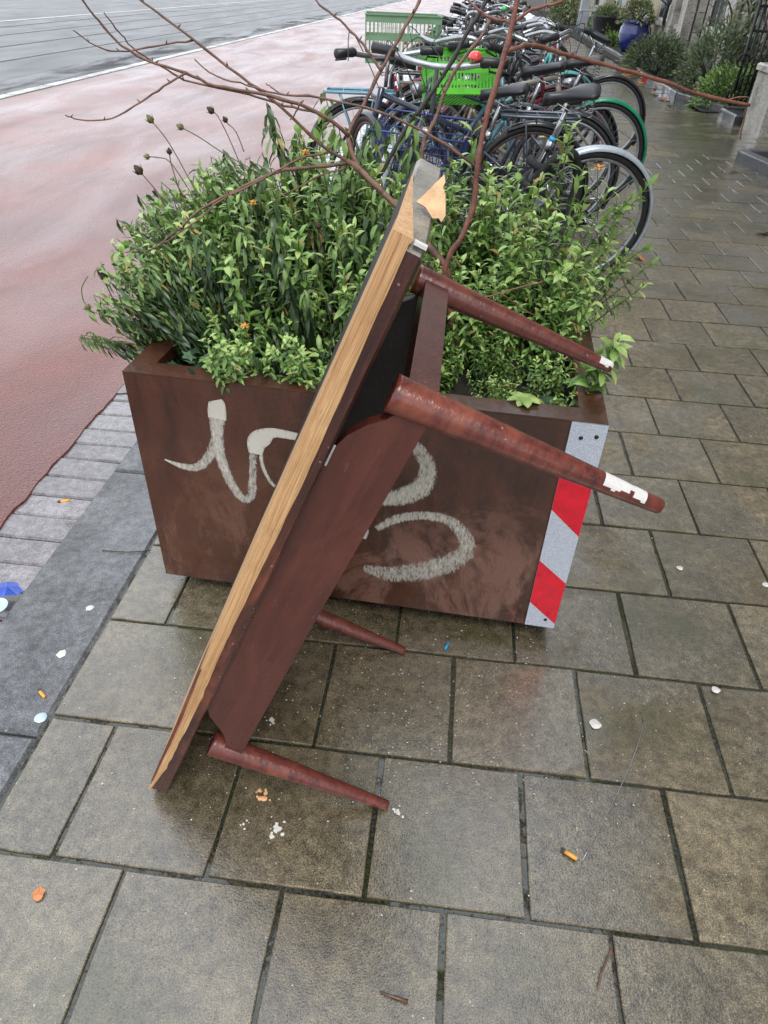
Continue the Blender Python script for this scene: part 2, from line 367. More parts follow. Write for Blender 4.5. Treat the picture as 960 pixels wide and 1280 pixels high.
M['cream'] = simple('champagne_paint', (.33, .30, .24), .35, .3, .2, 10, .05, .3)
M['maroon'] = simple('maroon_paint', (.15, .02, .04), .3, 0, .2, 10, .05, .4)
M['brownrim'] = simple('rusty_rim', (.16, .11, .08), .4, .6, .4, 30, .2)
M['lock'] = simple('lock_sleeve', (.016, .017, .02), .75, 0, .4, 60, .7)
M['red'] = simple('red_lens', (.5, .012, .012), .15, 0, .2, 20, .05, .5)
M['redbell'] = simple('red_bell', (.72, .06, .05), .2, 0, .1, 20, .05, .5)
M['greenbell'] = simple('green_bell', (.03, .50, .10), .25, 0, .1, 20, .05, .5)
M['amber'] = simple('amber_reflector', (.8, .2, .02), .2, 0, .1, 20, .05)
M['cyan'] = simple('blue_ring', (.02, .35, .65), .3)
M['crate_pale'] = simple('pale_green_crate', (.17, .29, .17), .45, 0, .15, 8, .1)
M['crate_lime'] = simple('lime_crate', (.12, .55, .04), .4, 0, .12, 8, .1)
M['basket_m'] = simple('blue_basket_wire', (.05, .075, .22), .3, .4)
M['brown_grip'] = simple('brown_grip', (.06, .03, .025), .5)
# others
M['white_ref'] = None
t = NT('reflective_sheet_white'); o = t.obj(); v = t.voro(o, 260)
M['white_ref'] = t.set(Base=t.mix(t.ramp(v.outputs['Distance'], [(.2, 0.), (.6, 1.)]), (.56, .6, .66), (.42, .46, .53)), Roughness=.3, Normal=t.bump(v.outputs['Distance'], .3, .002))
M['red_ref'] = simple('reflective_sheet_red', (.62, .008, .025), .3, 0, .18, 30, .15)
M['iron'] = simple('black_iron', (.012, .012, .014), .35, .2, .3, 20, .2)
M['blue_glaze'] = simple('blue_glaze', (.018, .03, .17), .2, 0, .2, 8, .05, .6)
M['cream_wall'] = simple('cream_render', (.42, .36, .24), .8, 0, .12, 3, .2)
M['white_wall'] = simple('white_render', (.45, .46, .46), .8, 0, .12, 3, .2)
M['grey_plastic'] = simple('grey_stool_plastic', (.28, .33, .35), .5, 0, .1, 5)
M['glass'] = NT('window_glass').set(Base=(.03, .035, .04), Roughness=.05)
M['frame_white'] = simple('window_frame_white', (.6, .6, .57), .4)
M['pink'] = simple('pink_flowers', (.5, .14, .2), .6, 0, .3, 40)
M['orange_leaf'] = simple('fallen_orange_leaf', (.55, .20, .07), .45, 0, .35, 70, .6)
M['brown_leaf'] = simple('fallen_brown_leaf', (.22, .09, .035), .5, 0, .35, 70, .6)
M['chip_wood'] = simple('splinter_wood', (.62, .38, .20), .6, 0, .25, 60, .5)
M['white_litter'] = simple('white_crumb', (.62, .6, .56), .6, 0, .2, 60, .4)
M['cyan_litter'] = simple('blue_plastic', (.02, .3, .5), .3)
M['blue_litter'] = simple('royal_blue_plastic', (.03, .08, .42), .3, 0, .3, 20, .5)
M['pale_litter'] = simple('pale_blue_plastic', (.45, .58, .66), .3, 0, .15, 20, .3)
M['filter'] = simple('cigarette_filter', (.75, .36, .07), .7)
M['ash'] = simple('burnt_tip', (.05, .05, .05), .9)

# ================================================================ SETTING
rng = random.Random(7)
def sheet(name, x0, x1, y0, y1, z, mat, kind='structure'):
    mb = MB().add([(x0, y0, z), (x1, y0, z), (x1, y1, z), (x0, y1, z)], [(0, 1, 2, 3)])
    return tag(mb.build(name, mat), kind=kind)
sheet('ground', -250, 250, -60, 520, -.16, M['soil'])
# street
sheet('road', -30, -6.16, -20, 300, -.052, M['grey_asphalt'])
sheet('dark_road_strip', -6.95, -6.16, -20, 300, -.048, M['dark_asphalt'])
ROAD_X0 = -1.315
# red cycle lane with a ragged inner edge
mb = MB(); vs = []; n = 340; ys = [-6+i*.05 if i < 300 else 9+(i-300)*7 for i in range(n)]
for y in ys:
    e = ROAD_X0+rng.uniform(-.006, .006)+.003*math.sin(y*5)
    vs += [(-5.92, y, -.05), (e, y, -.037), (e+.004, y, -.05)]
fs = []
for i in range(n-1): fs += [(3*i, 3*i+1, 3*i+4, 3*i+3), (3*i+1, 3*i+2, 3*i+5, 3*i+4)]
mb.add(vs, fs); tag(mb.build('cycle_lane', M['red_asphalt']), kind='structure')
# white line of separate concrete blocks
line = tag(MB().box((-6.16, -6, -.09), (-5.92, 200, -.054)).build('lane_line', M['joint']), kind='structure')
me = MB().box((-.085, 0, 0), (.085, .96, .012), ch=.004).mesh('line_block', M['road_paint'])
for i in range(70):
    o = link(bpy.data.objects.new('line_block', me), line); o.location = (-6.04+rng.uniform(-.004, .004), 2+i*1.0, -.054)
for x in (-8.3, -9.75, -11.3, -12.75):
    r_ = MB().box((x-.035, -10, -.052), (x+.035, 250, -.046)).box((x+.05, -10, -.052), (x+.075, 250, -.047))
    tag(r_.build('tram_rail', M['rail_steel']), kind='structure')
for x in (-13.9,):
    sheet('far_lane_line', x-.09, x+.09, -10, 250, -.046, M['road_paint'])
# gutter
gut = sheet('gutter', -1.5, -1.06, -6, 60, -.064, M['joint'])
gme = [MB().box((-.125, 0, -.04), (.125, l, 0), ch=.006).mesh('gutter_brick', M['gutter']) for l in (.092, .1, .108)]
y = .55
for i in range(70):
    k = rng.randrange(3); o = link(bpy.data.objects.new('gutter_brick', gme[k]), gut)
    o.location = (-1.20+rng.uniform(-.006, .006), y, -.042+rng.uniform(-.003, .003)); o.rotation_euler = (rng.uniform(-.02, .02), rng.uniform(-.02, .02), rng.uniform(-.02, .02)); y += (.092, .1, .108)[k]+.0035
# standing water in the gutter beside the planter
mb = MB(); vs = [(-1.26+.14*math.cos(a)*(1+.25*math.sin(3*a)), 2.75+.42*math.sin(a)*(1+.2*math.sin(2*a+1)), -.0385) for a in [k*.2617 for k in range(24)]]
tag(mb.add(vs, [tuple(range(24))]).build('puddle', NT('standing_water').set(Base=(.10, .095, .095), Roughness=.03, Coat=1., CoatR=.02)), kind='structure')
# kerb
kerb = tag(MB().box((-1.06, -6, -.15), (-.81, 80, -.03)).build('kerb', M['joint']), kind='structure')
kme = MB().box((-.132, .003, -.14), (.132, .997, .002), ch=.008).mesh('kerb_stone', M['kerb'])
for i in range(30):
    o = link(bpy.data.objects.new('kerb_stone', kme), kerb); o.location = (-.937, -.2+i*1.0, rng.uniform(-.001, .002))
# pavement
bed = sheet('pavement', -.81, 4.75, -4, 60, -.0055, M['joint'])
OY, T = .5551, .3
OFF = {0: .25, 1: .097}
def inter(a, b): return a
pm = []
def paver_mesh(w, d, seed):
    r = random.Random(seed); g = .0045
    c = [(g, g), (w-g, g), (w-g, d-g), (g, d-g)]
    c = [(x+r.uniform(-.0015, .0015), y+r.uniform(-.0015, .0015)) for x, y in c]
    ring = []
    for i in range(4):
        (x0, y0), (x1, y1) = c[i], c[(i+1) % 4]
        ring.append((x0, y0)); 
        for q in (.25, .5, .75): ring.append((x0+(x1-x0)*q+r.uniform(-.0012, .0012), y0+(y1-y0)*q+r.uniform(-.0012, .0012)))
    cx, cy = w/2, d/2; n = len(ring)
    vs = [(x, y, -.05) for x, y in ring]+[(x, y, -.0014) for x, y in ring]
    vs += [(cx+(x-cx)*(1-.004/w), cy+(y-cy)*(1-.004/d), 0) for x, y in ring]
    fs = [(i, (i+1) % n, (i+1) % n+n, i+n) for i in range(n)]+[(i+n, (i+1) % n+n, (i+1) % n+2*n, i+2*n) for i in range(n)]+[tuple(2*n+i for i in range(n))]
    return MB().add(vs, fs)
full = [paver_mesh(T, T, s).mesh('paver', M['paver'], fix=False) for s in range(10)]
XL = -.803
def edge_x(y):   # right limit of the tiled pavement
    return 4.7 if y < 11.5 else (3.24 if y < 13 else 3.24+(y-13)*.05)
cells = []
for r in range(-5, 190):
    y0 = OY+r*T
    if y0 > 50: break
    off = OFF[r % 2]
    x = XL
    first = off
    while first-T > XL+.03: first -= T
    while first < XL+.03: first += T
    xs = [XL, first]
    while xs[-1]+T < edge_x(y0): xs.append(xs[-1]+T)
    for a, b_ in zip(xs, xs[1:]):
        cells.append((a, y0, b_-a))
def visible(a, y0):   # rough frustum test in the photograph's frame
    p = Vector((a+.15, y0+.15, -1.3378)); z = p.dot(fwd)
    if z < .3: return 0
    u = 480+856*p.dot(rt2)/z; v = 640-856*p.dot(up2)/z
    return -90 < u < 1050 and -20 < v < 1400
vis = sorted([c_ for c_ in cells if visible(c_[0], c_[1])], key=lambda c_: c_[1])
near = set(vis[:296]); far = MB(); partial = {}
for c_ in cells:
    a, y0, w = c_
    if c_ in near:
        if abs(w-T) < .01: me = full[rng.randrange(10)]
        else:
            k = round(w, 2)
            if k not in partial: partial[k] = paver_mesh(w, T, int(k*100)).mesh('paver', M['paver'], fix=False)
            me = partial[k]
        o = link(bpy.data.objects.new('paver', me), bed)
        o.location = (a, y0, rng.uniform(-.0012, .0015)); o.rotation_euler = (rng.uniform(-.004, .004), rng.uniform(-.004, .004), 0)
    else:
        zz_ = rng.uniform(-.001, .0015); tx, ty = rng.uniform(-.004, .004), rng.uniform(-.004, .004)
        g = .0045; q = [(a+g, y0+g), (a+w-g, y0+g), (a+w-g, y0+T-g), (a+g, y0+T-g)]
        vs = [(x, y, -.04) for x, y in q]+[(x, y, zz_+(x-a)*tx+(y-y0)*ty) for x, y in q]
        far.add(vs, [(4, 5, 6, 7)]+[(i, (i+1) % 4, (i+1) % 4+4, i+4) for i in range(4)])
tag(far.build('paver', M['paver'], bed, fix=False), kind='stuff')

# ================================================================ PLANTER
PR = -.048
def pf(u, d, z):   # planter frame: u along the front, d depth, z
    return Vector((u*math.cos(PR)-d*math.sin(PR), 1.257+u*math.sin(PR)+d*math.cos(PR), z))
PX0, PX1, PH, PB, PD, FL = -.69, .343, .648, .05, .885, .055
planter = thing('planter_box', 'large rusty brown steel planter box with graffiti, full of green plants', 'planter', (0, 0, 0))
def panel(name, a, b, m=M['corten'], ch=0):
    mb = MB().box(a, b); mb.v = [tuple(pf(*v)) for v in mb.v]; return mb.build(name, m, planter)
th = .004
panel('front_panel', (PX0, 0, PB), (PX1, th, PH-.004)); panel('back_panel', (PX0, PD-th, PB), (PX1, PD, PH-.004))
panel('side_panel', (PX0, th+.0005, PB), (PX0+th, PD-th-.0005, PH-.004)); panel('side_panel', (PX1-th, th+.0005, PB), (PX1, PD-th-.0005, PH-.004))
panel('bottom_panel', (PX0+.006, .006, PB+.002), (PX1-.006, PD-.006, PB+.008))
mb = MB()
o_ = [(PX0, 0), (PX1, 0), (PX1, PD), (PX0, PD)]; i_ = [(PX0+FL, FL), (PX1-FL, FL), (PX1-FL, PD-FL), (PX0+FL, PD-FL)]
vs = [pf(x, y, PH) for x, y in o_]+[pf(x, y, PH) for x, y in i_]+[pf(x, y, PH-.0035) for x, y in o_]+[pf(x, y, PH-.03) for x, y in i_]
fs = [(i, (i+1) % 4, (i+1) % 4+4, i+4) for i in range(4)]+[(i+4, (i+1) % 4+4, (i+1) % 4+12, i+12) for i in range(4)]+[(i, i+8, (i+1) % 4+8, (i+1) % 4) for i in range(4)]+[(i+8, (i+1) % 4+8, (i+1) % 4+12, i+12) for i in range(4)]
mb.add(vs, fs).build('rim', M['corten'], planter)
panel('plinth', (PX0+.07, .07, -.002), (PX1-.07, PD-.07, PB+.001), M['iron'])  # closed dark base, added to deepen the shade under the planter
mb = MB(); N = 14
vs = [pf(PX0+.005+(PX1-PX0-.01)*i/N, .005+(PD-.01)*j/N, .585+rng.uniform(-.012, .012)) for j in range(N+1) for i in range(N+1)]
mb.add(vs, [(j*(N+1)+i, j*(N+1)+i+1, (j+1)*(N+1)+i+1, (j+1)*(N+1)+i) for j in range(N) for i in range(N)], 0, True)
mb.build('soil', M['soil'], planter)
# marker plate
mp = MB(); u0, u1 = .2705, .3435
def quad(za, zb, zc, zd, m):   # left bottom, right bottom, right top, left top
    mp.add([pf(u0, -.0045, za), pf(u1, -.0045, zb), pf(u1, -.0045, zc), pf(u0, -.0045, zd)], [(0, 1, 2, 3)], m)
mk = [(.053, .053), (.133, .068), (.271, .209), (.422, .355), (.519, .50), (.646, .646)]
for i, m in enumerate((0, 1, 0, 1, 0)):
    quad(mk[i][0], mk[i][1], mk[i+1][1], mk[i+1][0], m)
b0 = MB().box((u0-.0003, -.0043, .0528), (u1+.0003, -.0005, .6462)); b0.v = [tuple(pf(*v)) for v in b0.v]
plate = b0.build('marker_plate', M['alu'], planter); plate['label'] = 'red and white striped reflective marker plate'
mp.build('striped_sheeting', [M['white_ref'], M['red_ref']], plate, fix=False)
for (u, z) in ((.295, .612), (.325, .618), (.318, .08)):
    MB().lathe([(.0045, 0), (.0045, .001), (.003, .0022)], 10, 0, Matrix.Translation(pf(u, -.005, z)) @ Matrix.Rotation(math.pi/2, 4, 'X')).build('screw', M['iron'], plate)
# graffiti strokes on the front (u, z, half width)
def ribbon(pts, d, wear=(.3, .3)):
    pts = smooth_pts(pts, 5); n = len(pts); vs = []; wv = []; C = 7
    for i, (u, z, w) in enumerate(pts):
        a = pts[max(i-1, 0)]; b = pts[min(i+1, n-1)]; tx, tz = b[0]-a[0], b[1]-a[1]; l = math.hypot(tx, tz) or 1
        nx, nz = -tz/l, tx/l; ww = wear[0]+(wear[1]-wear[0])*i/(n-1)
        for k in range(C):
            s_ = -1+2*k/(C-1); vs.append(pf(u+nx*w*s_, -d, z+nz*w*s_)); wv.append(ww+.06-.55*abs(s_)**4)
    fs = [(i*C+k, i*C+k+1, (i+1)*C+k+1, (i+1)*C+k) for i in range(n-1) for k in range(C-1)]
    mb = MB().add(vs, fs); o = mb.build('graffiti_stroke', M['graffiti'], planter, fix=False)
    at = o.data.attributes.new('wear', 'FLOAT', 'POINT'); at.data.foreach_set('value', wv)
    return o
ribbon([(-.483, .603, .012), (-.482, .597, .018), (-.484, .578, .021), (-.486, .556, .021)], .0016, (.9, .9))
ribbon([(-.485, .566, .020), (-.492, .496, .015), (-.486, .43, .014), (-.467, .37, .013), (-.444, .338, .012), (-.424, .36, .012), (-.416, .42, .011), (-.411, .47, .010), (-.408, .499, .010)], .0013, (.42, .2))
ribbon([(-.405, .475, .016), (-.400, .505, .022), (-.384, .522, .022), (-.362, .536, .013), (-.33, .536, .011), (-.293, .532, .010)], .0019, (.9, .8))
ribbon([(-.630, .428, .002), (-.59, .415, .009), (-.55, .418, .012), (-.515, .456, .014), (-.492, .515, .012)], .001, (.5, .2))
ribbon([(-.392, .491, .005), (-.391, .444, .005), (-.376, .402, .005), (-.352, .375, .005)], .0007, (.5, .3))
ribbon([(-.151, .559, .008), (-.102, .572, .014), (-.045, .546, .017), (-.012, .494, .022), (-.020, .441, .026), (-.059, .408, .026), (-.112, .39, .02), (-.16, .38, .008)], .0016, (.2, .42))
ribbon([(-.120, .300, .010), (-.074, .338, .014), (-.012, .358, .014), (.05, .352, .017), (.093, .305, .022), (.093, .260, .026), (.052, .215, .034), (-.017, .178, .036), (-.09, .160, .030), (-.15, .17, .015)], .0013, (.32, .16))
ribbon([(-.153, .265, .008), (-.147, .285, .008), (-.143, .297, .003)], .0007, (.7, .7))

# ================================================================ TABLE
TO = Vector((-.51466, .70016, .01877)); Tt = Vector((.37444, .00519, .92724)).normalized(); Tw = Vector((-.00355, .99999, -.00416)).normalized(); Tn = Tt.cross(Tw); 
if Tn.x < 0: Tn = -Tn
Tw = (Tn.cross(Tt)); Tw = Tw if Tw.y > 0 else -Tw
table = thing('wooden_table', 'broken dark red wooden coffee table standing on its short end with legs pointing right', 'table', (0, 0, 0))
TM = Matrix((( Tt.x, Tw.x, Tn.x, TO.x), (Tt.y, Tw.y, Tn.y, TO.y), (Tt.z, Tw.z, Tn.z, TO.z), (0, 0, 0, 1)))
table.matrix_world = TM    # parts are modelled in the table's own frame: x length, y width, z towards the feet
Lb, Wd, Th = 1.210, .485, .039
# board outline (t,w), far upper corner rounded
def arc(cx, cy, r, a0, a1, n=6): return [(cx+r*math.cos(rad(a0+(a1-a0)*i/n)), cy+r*math.sin(rad(a0+(a1-a0)*i/n))) for i in range(n+1)]
outl = [(0.0, .012), (.012, 0.0)]+[(Lb-.012, 0.0), (Lb, .01)]+[(Lb, .15), (Lb, .3)]+arc(Lb-.12, Wd-.12, .12, 0, 90, 9)+arc(.05, Wd-.05, .05, 90, 180)
mb = MB(); n = len(outl)
ins = [(Lb/2+(x-Lb/2)*(1-.006/Lb*2), Wd/2+(y-Wd/2)*(1-.006/Wd*2)) for x, y in outl]
kk = lambda x, y: .004+.007*max(0, min(1, (y-Wd*.8)/(Wd*.2))) if x > Lb-.08 else .003
rings = [[(x, y, kk(x, y)) for x, y in outl], [(x, y, Th-kk(x, y)) for x, y in outl]]
vs = [(x, y, 0) for x, y in ins]+rings[0]+rings[1]+[(x, y, Th) for x, y in ins]
mb.add(vs, [tuple(range(n))], 1); bse = len(mb.v)-len(vs)
for k in range(3):
    for i in range(n):
        x0 = outl[i][0]; x1 = outl[(i+1) % n][0]
        endf = x0 > Lb-.11 and x1 > Lb-.11
        mb.f.append((k*n+i, k*n+(i+1) % n, (k+1)*n+(i+1) % n, (k+1)*n+i)); mb.m.append(2 if endf else 0); mb.sm.append(False)
mb.f.append(tuple(3*n+i for i in range(n))); mb.m.append(1); mb.sm.append(False)
mb.build('tabletop', [M['mahogany_dark'], M['black_under'], M['grey_end']], table)
# raw split wood along the near edge: ragged prism standing 2 mm proud
tt = [0.008+i*(Lb-.010)/60 for i in range(61)]
def zlo(t_):   # narrow at the ground end
    return -.0008
def zhi(t_):
    b = .0215+.002*math.sin(t_*9)+rng.uniform(-.0006, .0006)
    if t_ < .38: b = .012+.010*(t_/.38)**.7+rng.uniform(-.0012, .0012)
    if t_ < .1: b = .004+.011*t_/.1
    return b
mb = MB(); vs = []
for t_ in tt:
    h_ = zhi(t_); z0 = zlo(t_)
    if t_ < .45: z0 = -.0008+max(0, .0035*math.sin(t_*37)) + (.0045 if .20 < t_ < .33 else 0)*.5
    px_ = -.0022+rng.uniform(-.0006, .0006)
    vs += [(t_, px_, z0), (t_, px_-.0008, (z0+h_)*.45), (t_, px_, h_), (t_, .004, h_+.0005), (t_, .004, max(z0, 0)+.0012), (t_, (.30 if t_ < .5 else .30-.24*(t_-.5)/.7), -.0011)]
fs = []
for i in range(len(tt)-1):
    for k in range(6): fs.append((6*i+k, 6*i+(k+1) % 6, 6*i+6+(k+1) % 6, 6*i+6+k))
fs += [(0, 1, 2, 3, 4, 5), tuple(6*(len(tt)-1)+k for k in (5, 4, 3, 2, 1, 0))]
mb.add(vs, fs)
# wedge of split wood on the upper end
mb.add([(Lb+.0016, -.002, -.0006), (Lb+.0016, -.002, .0215), (Lb+.0016, .13, .010), (Lb+.0016, .27, -.0006), (Lb-.004, -.002, -.0006), (Lb-.004, -.002, .0200), (Lb-.004, .13, .010), (Lb-.004, .27, -.0006)],
       [(0, 1, 2, 3), (0, 4, 5, 1), (1, 5, 6, 2), (2, 6, 7, 3), (3, 7, 4, 0), (7, 6, 5, 4)])
sw_ = mb.build('split_wood', M['pine'], table); sw_['label'] = 'pale raw wood where the table edge split away'
# remaining strip of red veneer at the low end of the split edge
mb = MB(); vs = []
for i in range(14):
    t_ = .05+i*.03; w_ = .0035*math.sin(math.pi*i/13)+.001
    vs += [(t_, -.0048, -.0012), (t_, -.0048, w_+rng.uniform(-.0005, .0005)), (t_, -.001, w_), (t_, -.001, -.0012)]
mb.add(vs, [(4*i+k, 4*i+(k+1) % 4, 4*i+4+(k+1) % 4, 4*i+4+k) for i in range(13) for k in range(4)]+[(0, 1, 2, 3), (52, 55, 54, 53)])
mb.build('veneer_strip', M['mahogany_leg'], table)
MB().box((Lb-.003, -.0015, .0235), (Lb+.0008, .006, .0375)).build('paint_chip', M['white_chip'], table)
# aprons
def apron(w0, w1, m_='mahogany'):
    up_ = [(.894, Th+.001), (.925, .040), (.955, .050), (.980, .066), (.998, .084), (1.010, .092), (1.045, .092)]
    lo_ = [(.165, .101), (.206, .101), (.222, .098), (.238, .090), (.254, .078), (.268, .064), (.282, .050), (.304, Th+.001)]
    poly = up_+[(1.045, .133), (.6, .1325), (.165, .137)]+lo_
    mb = MB().prism(poly, lambda a, b_, d: (a, d, b_), w0, w1)
    o = mb.build('side_apron', M[m_], table); return o
apron(.022, .042); apron(.434, .454, 'black_under')  # far apron near-black all over, near one mahogany
for t0 in (.170, 1.012): MB().box((t0, .050, .092), (t0+.03, .43, .133)).build('end_rail', M['mahogany'], table)
MB().box((.90, .0215, .0385), (.935, .0225, .043)).build('worn_edge', M['white_chip'], table)
# legs
a1, a2, g_, l_ = .183, 1.029, .088, .454
def leg(tc, wc, dt, dw, white=0):
    n_ = 60; prof = []
    for i in range(n_+1):
        q = i/n_; r_ = .0245-.0008*q-.0135*q**1.15
        prof.append((q, r_))
    A = Vector((tc, wc, g_-.012)); B = Vector((tc+dt, wc+dw, l_)); ax = (B-A).normalized()
    u_ = ax.orthogonal().normalized(); v_ = ax.cross(u_); N_ = 30; vs = []; ms = []
    rows_ = [(-.001, .72), (-.0, .92)]+[(q, None) for q, _ in prof]+[(1.006, .85), (1.010, .5)]
    for q, k in rows_:
        qq = min(max(q, 0), 1); rr = .0245-.0143*qq**1.1
        rr *= k if k else 1
        c_ = A+(B-A)*q
        for j in range(N_): vs.append(c_+(u_*math.cos(2*math.pi*j/N_)+v_*math.sin(2*math.pi*j/N_))*rr)
    R_n = len(rows_); fs = [tuple(range(N_-1, -1, -1)), tuple((R_n-1)*N_+j for j in range(N_))]; mb = MB().add(vs, fs)
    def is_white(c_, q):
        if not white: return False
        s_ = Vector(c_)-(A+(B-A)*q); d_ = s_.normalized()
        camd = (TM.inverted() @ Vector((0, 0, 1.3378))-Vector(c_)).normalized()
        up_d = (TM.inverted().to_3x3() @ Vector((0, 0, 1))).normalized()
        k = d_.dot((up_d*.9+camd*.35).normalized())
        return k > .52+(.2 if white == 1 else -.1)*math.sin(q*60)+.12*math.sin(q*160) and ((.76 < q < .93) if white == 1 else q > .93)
    for i in range(R_n-1):
        for j in range(N_):
            f = (i*N_+j, i*N_+(j+1) % N_, (i+1)*N_+(j+1) % N_, (i+1)*N_+j)
            c_ = sum((Vector(vs[k]) for k in f), Vector())/4
            mb.f.append(f); mb.m.append(1 if is_white(c_, (rows_[i][0]+rows_[i+1][0])/2) else 0); mb.sm.append(True)
    return mb.build('leg', [M['mahogany_leg'], M['white_chip']], table)
leg(a2, .034, .010, .001, 1)['label'] = 'upper near leg with a white paint patch'
leg(a2, .445, .010, .002, 2)['label'] = 'upper far leg with a white tip'
leg(a1, .034, -.010, .001); leg(a1, .445, -.010, .002)
# splinter lying on the upper end
mb = MB(); pts = [(516, 257), (541, 242), (546, 250), (552, 258), (559, 272), (556, 279), (546, 278)]
def unp(x, y, z):
    d = fwd+rt2*((x-480)/856.08)-up2*((y-640)/856.08); t_ = (z-1.3378)/d.z
    return Vector((0, 0, 1.3378))+d*t_
spl = [(0, 0), (.012, .030), (.020, .030), (.024, .026), (.034, .020), (.040, .010), (.038, .004), (.026, -.001)]
spl = [(0, 0), (.017, .026), (.0215, .018), (.021, .012), (.027, .006), (.031, -.002), (.036, -.012), (.0345, -.020), (.030, -.018), (.024, -.021), (.012, -.010)]
Bo = TM @ Vector((Lb+.006, .115, .014)); ua = Vector((1, .0, 0)); ub = (Tt*.75+Vector((0, .65, 0))).normalized()
mb.prism(spl, lambda a, b_, d: Bo+ua*a*1.05+ub*(b_*1.15+.006*math.sin(a*90))+Vector((0, -1, .6))*d, 0, .003)
tag(mb.build('wood_splinter', M['chip_wood']), 'small torn piece of pale wood lying on the upturned end of the table', 'wood chip')

# ================================================================ PLANTS IN THE PLANTER
LR = random.Random(99)
def leaf_geo(mb, tones, base, d, nrm, L, w, droop, tone, seg=3, fold=.25):
    """lance-shaped leaf from base along d, curling down"""
    d = d.normalized(); side = d.cross(nrm)
    if side.length < 1e-4: side = Vector((1, 0, 0))
    side.normalize(); p = base.copy(); vs = []; cur = d.copy()
    for i in range(seg+1):
        q = i/seg; ww = w*(math.sin(math.pi*min(1, (q*.86+.1)))**.8)*(1 if i < seg else .08)
        n_ = side.cross(cur).normalized()
        vs += [p-side*ww-n_*(-fold*ww), p, p+side*ww+n_*(fold*ww)]
        cur = (cur+Vector((0, 0, -1))*droop/seg).normalized(); p = p+cur*L/seg
    fs = []
    for i in range(seg): fs += [(3*i, 3*i+1, 3*i+4, 3*i+3), (3*i+1, 3*i+2, 3*i+5, 3*i+4)]
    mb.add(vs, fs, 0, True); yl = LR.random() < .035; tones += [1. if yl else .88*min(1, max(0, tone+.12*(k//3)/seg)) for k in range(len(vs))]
def stem_geo(mb, tones, p0, d0, L, r, R, style):
    """a stem carrying whorled leaves; returns tip"""
    n = 9; pts = []; p = Vector(p0); d = Vector(d0).normalized()
    for i in range(n+1):
        pts.append(p.copy()); d = (d+Vector((R.gauss(0, .06), R.gauss(0, .06), .05 if style != 'droop' else -.02))).normalized(); p = p+d*L/n
    sb = len(mb.v); mb.tube(pts, [r*(1-.6*i/n) for i in range(n+1)], 4, 1, cap=False); tones += [.5]*(len(mb.v)-sb)
    nl = int(L/ (.0075 if style != 'droop' else .0068)); ang = R.uniform(0, 6.28)
    for k in range(nl):
        q = .12+.88*(k+.5)/nl; i = min(int(q*n), n-1); b = pts[i].lerp(pts[i+1], q*n-i); ax = (pts[i+1]-pts[i]).normalized()
        ang += 2.4+R.uniform(-.3, .3)
        u = ax.orthogonal().normalized(); v = ax.cross(u); out = u*math.cos(ang)+v*math.sin(ang)
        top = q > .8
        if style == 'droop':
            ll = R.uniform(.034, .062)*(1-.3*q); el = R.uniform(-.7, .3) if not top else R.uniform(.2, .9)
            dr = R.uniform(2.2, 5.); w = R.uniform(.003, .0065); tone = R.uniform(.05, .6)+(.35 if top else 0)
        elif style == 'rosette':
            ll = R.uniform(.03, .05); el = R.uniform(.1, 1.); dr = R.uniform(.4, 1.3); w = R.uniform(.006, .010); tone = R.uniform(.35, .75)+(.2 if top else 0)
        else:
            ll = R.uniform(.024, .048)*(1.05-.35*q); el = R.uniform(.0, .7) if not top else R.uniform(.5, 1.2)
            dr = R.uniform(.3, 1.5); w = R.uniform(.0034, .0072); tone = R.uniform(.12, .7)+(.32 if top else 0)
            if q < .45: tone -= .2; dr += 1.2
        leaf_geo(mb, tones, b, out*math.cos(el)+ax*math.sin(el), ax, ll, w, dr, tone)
    return pts[-1]
def clump_mesh(seed, style, ns, hmin, hmax, spread):
    R = random.Random(seed); mb = MB(); tones = []
    for i in range(ns):
        a = R.uniform(0, 6.28); rr = spread*math.sqrt(R.random()); lean = R.uniform(.05, .45 if style != 'droop' else .6)
        stem_geo(mb, tones, (rr*math.cos(a), rr*math.sin(a), 0), (lean*math.cos(a), lean*math.sin(a), 1), R.uniform(hmin, hmax), .0022, R, style)
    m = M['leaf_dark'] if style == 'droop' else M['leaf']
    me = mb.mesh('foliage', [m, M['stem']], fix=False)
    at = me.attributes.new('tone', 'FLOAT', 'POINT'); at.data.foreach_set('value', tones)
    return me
V_up = [clump_mesh(10+i, 'up', 7, .14, .30, .05) for i in range(7)]
V_dr = [clump_mesh(30+i, 'droop', 8, .16, .32, .05) for i in range(6)]
V_ro = [clump_mesh(50+i, 'rosette', 6, .06, .15, .05) for i in range(4)]
def plant(name, me, loc, scale, tilt, rz, label, group):
    t_ = thing(name, label, 'plant', loc, group)
    t_.rotation_euler = (tilt[0], tilt[1], 0); t_.scale = (scale,)*3
    o = link(bpy.data.objects.new('foliage', me), t_); o.rotation_euler = (0, 0, rz); o['kind'] = 'stuff'
    return t_
R = random.Random(11); cnt = 0
GL = {'dr': ('dark green wilted plant at the road side of the planter, %s', 'wilted plants at the left of the planter'),
      'up': ('bright green upright plant in the middle of the planter, %s', 'leafy plants in the middle of the planter'),
      'rt': ('fresh green plant in the right part of the planter, %s', 'plants at the right of the planter'),
      'ro': ('low leafy plant just inside the front rim of the planter, %s', 'low plants along the planter front')}
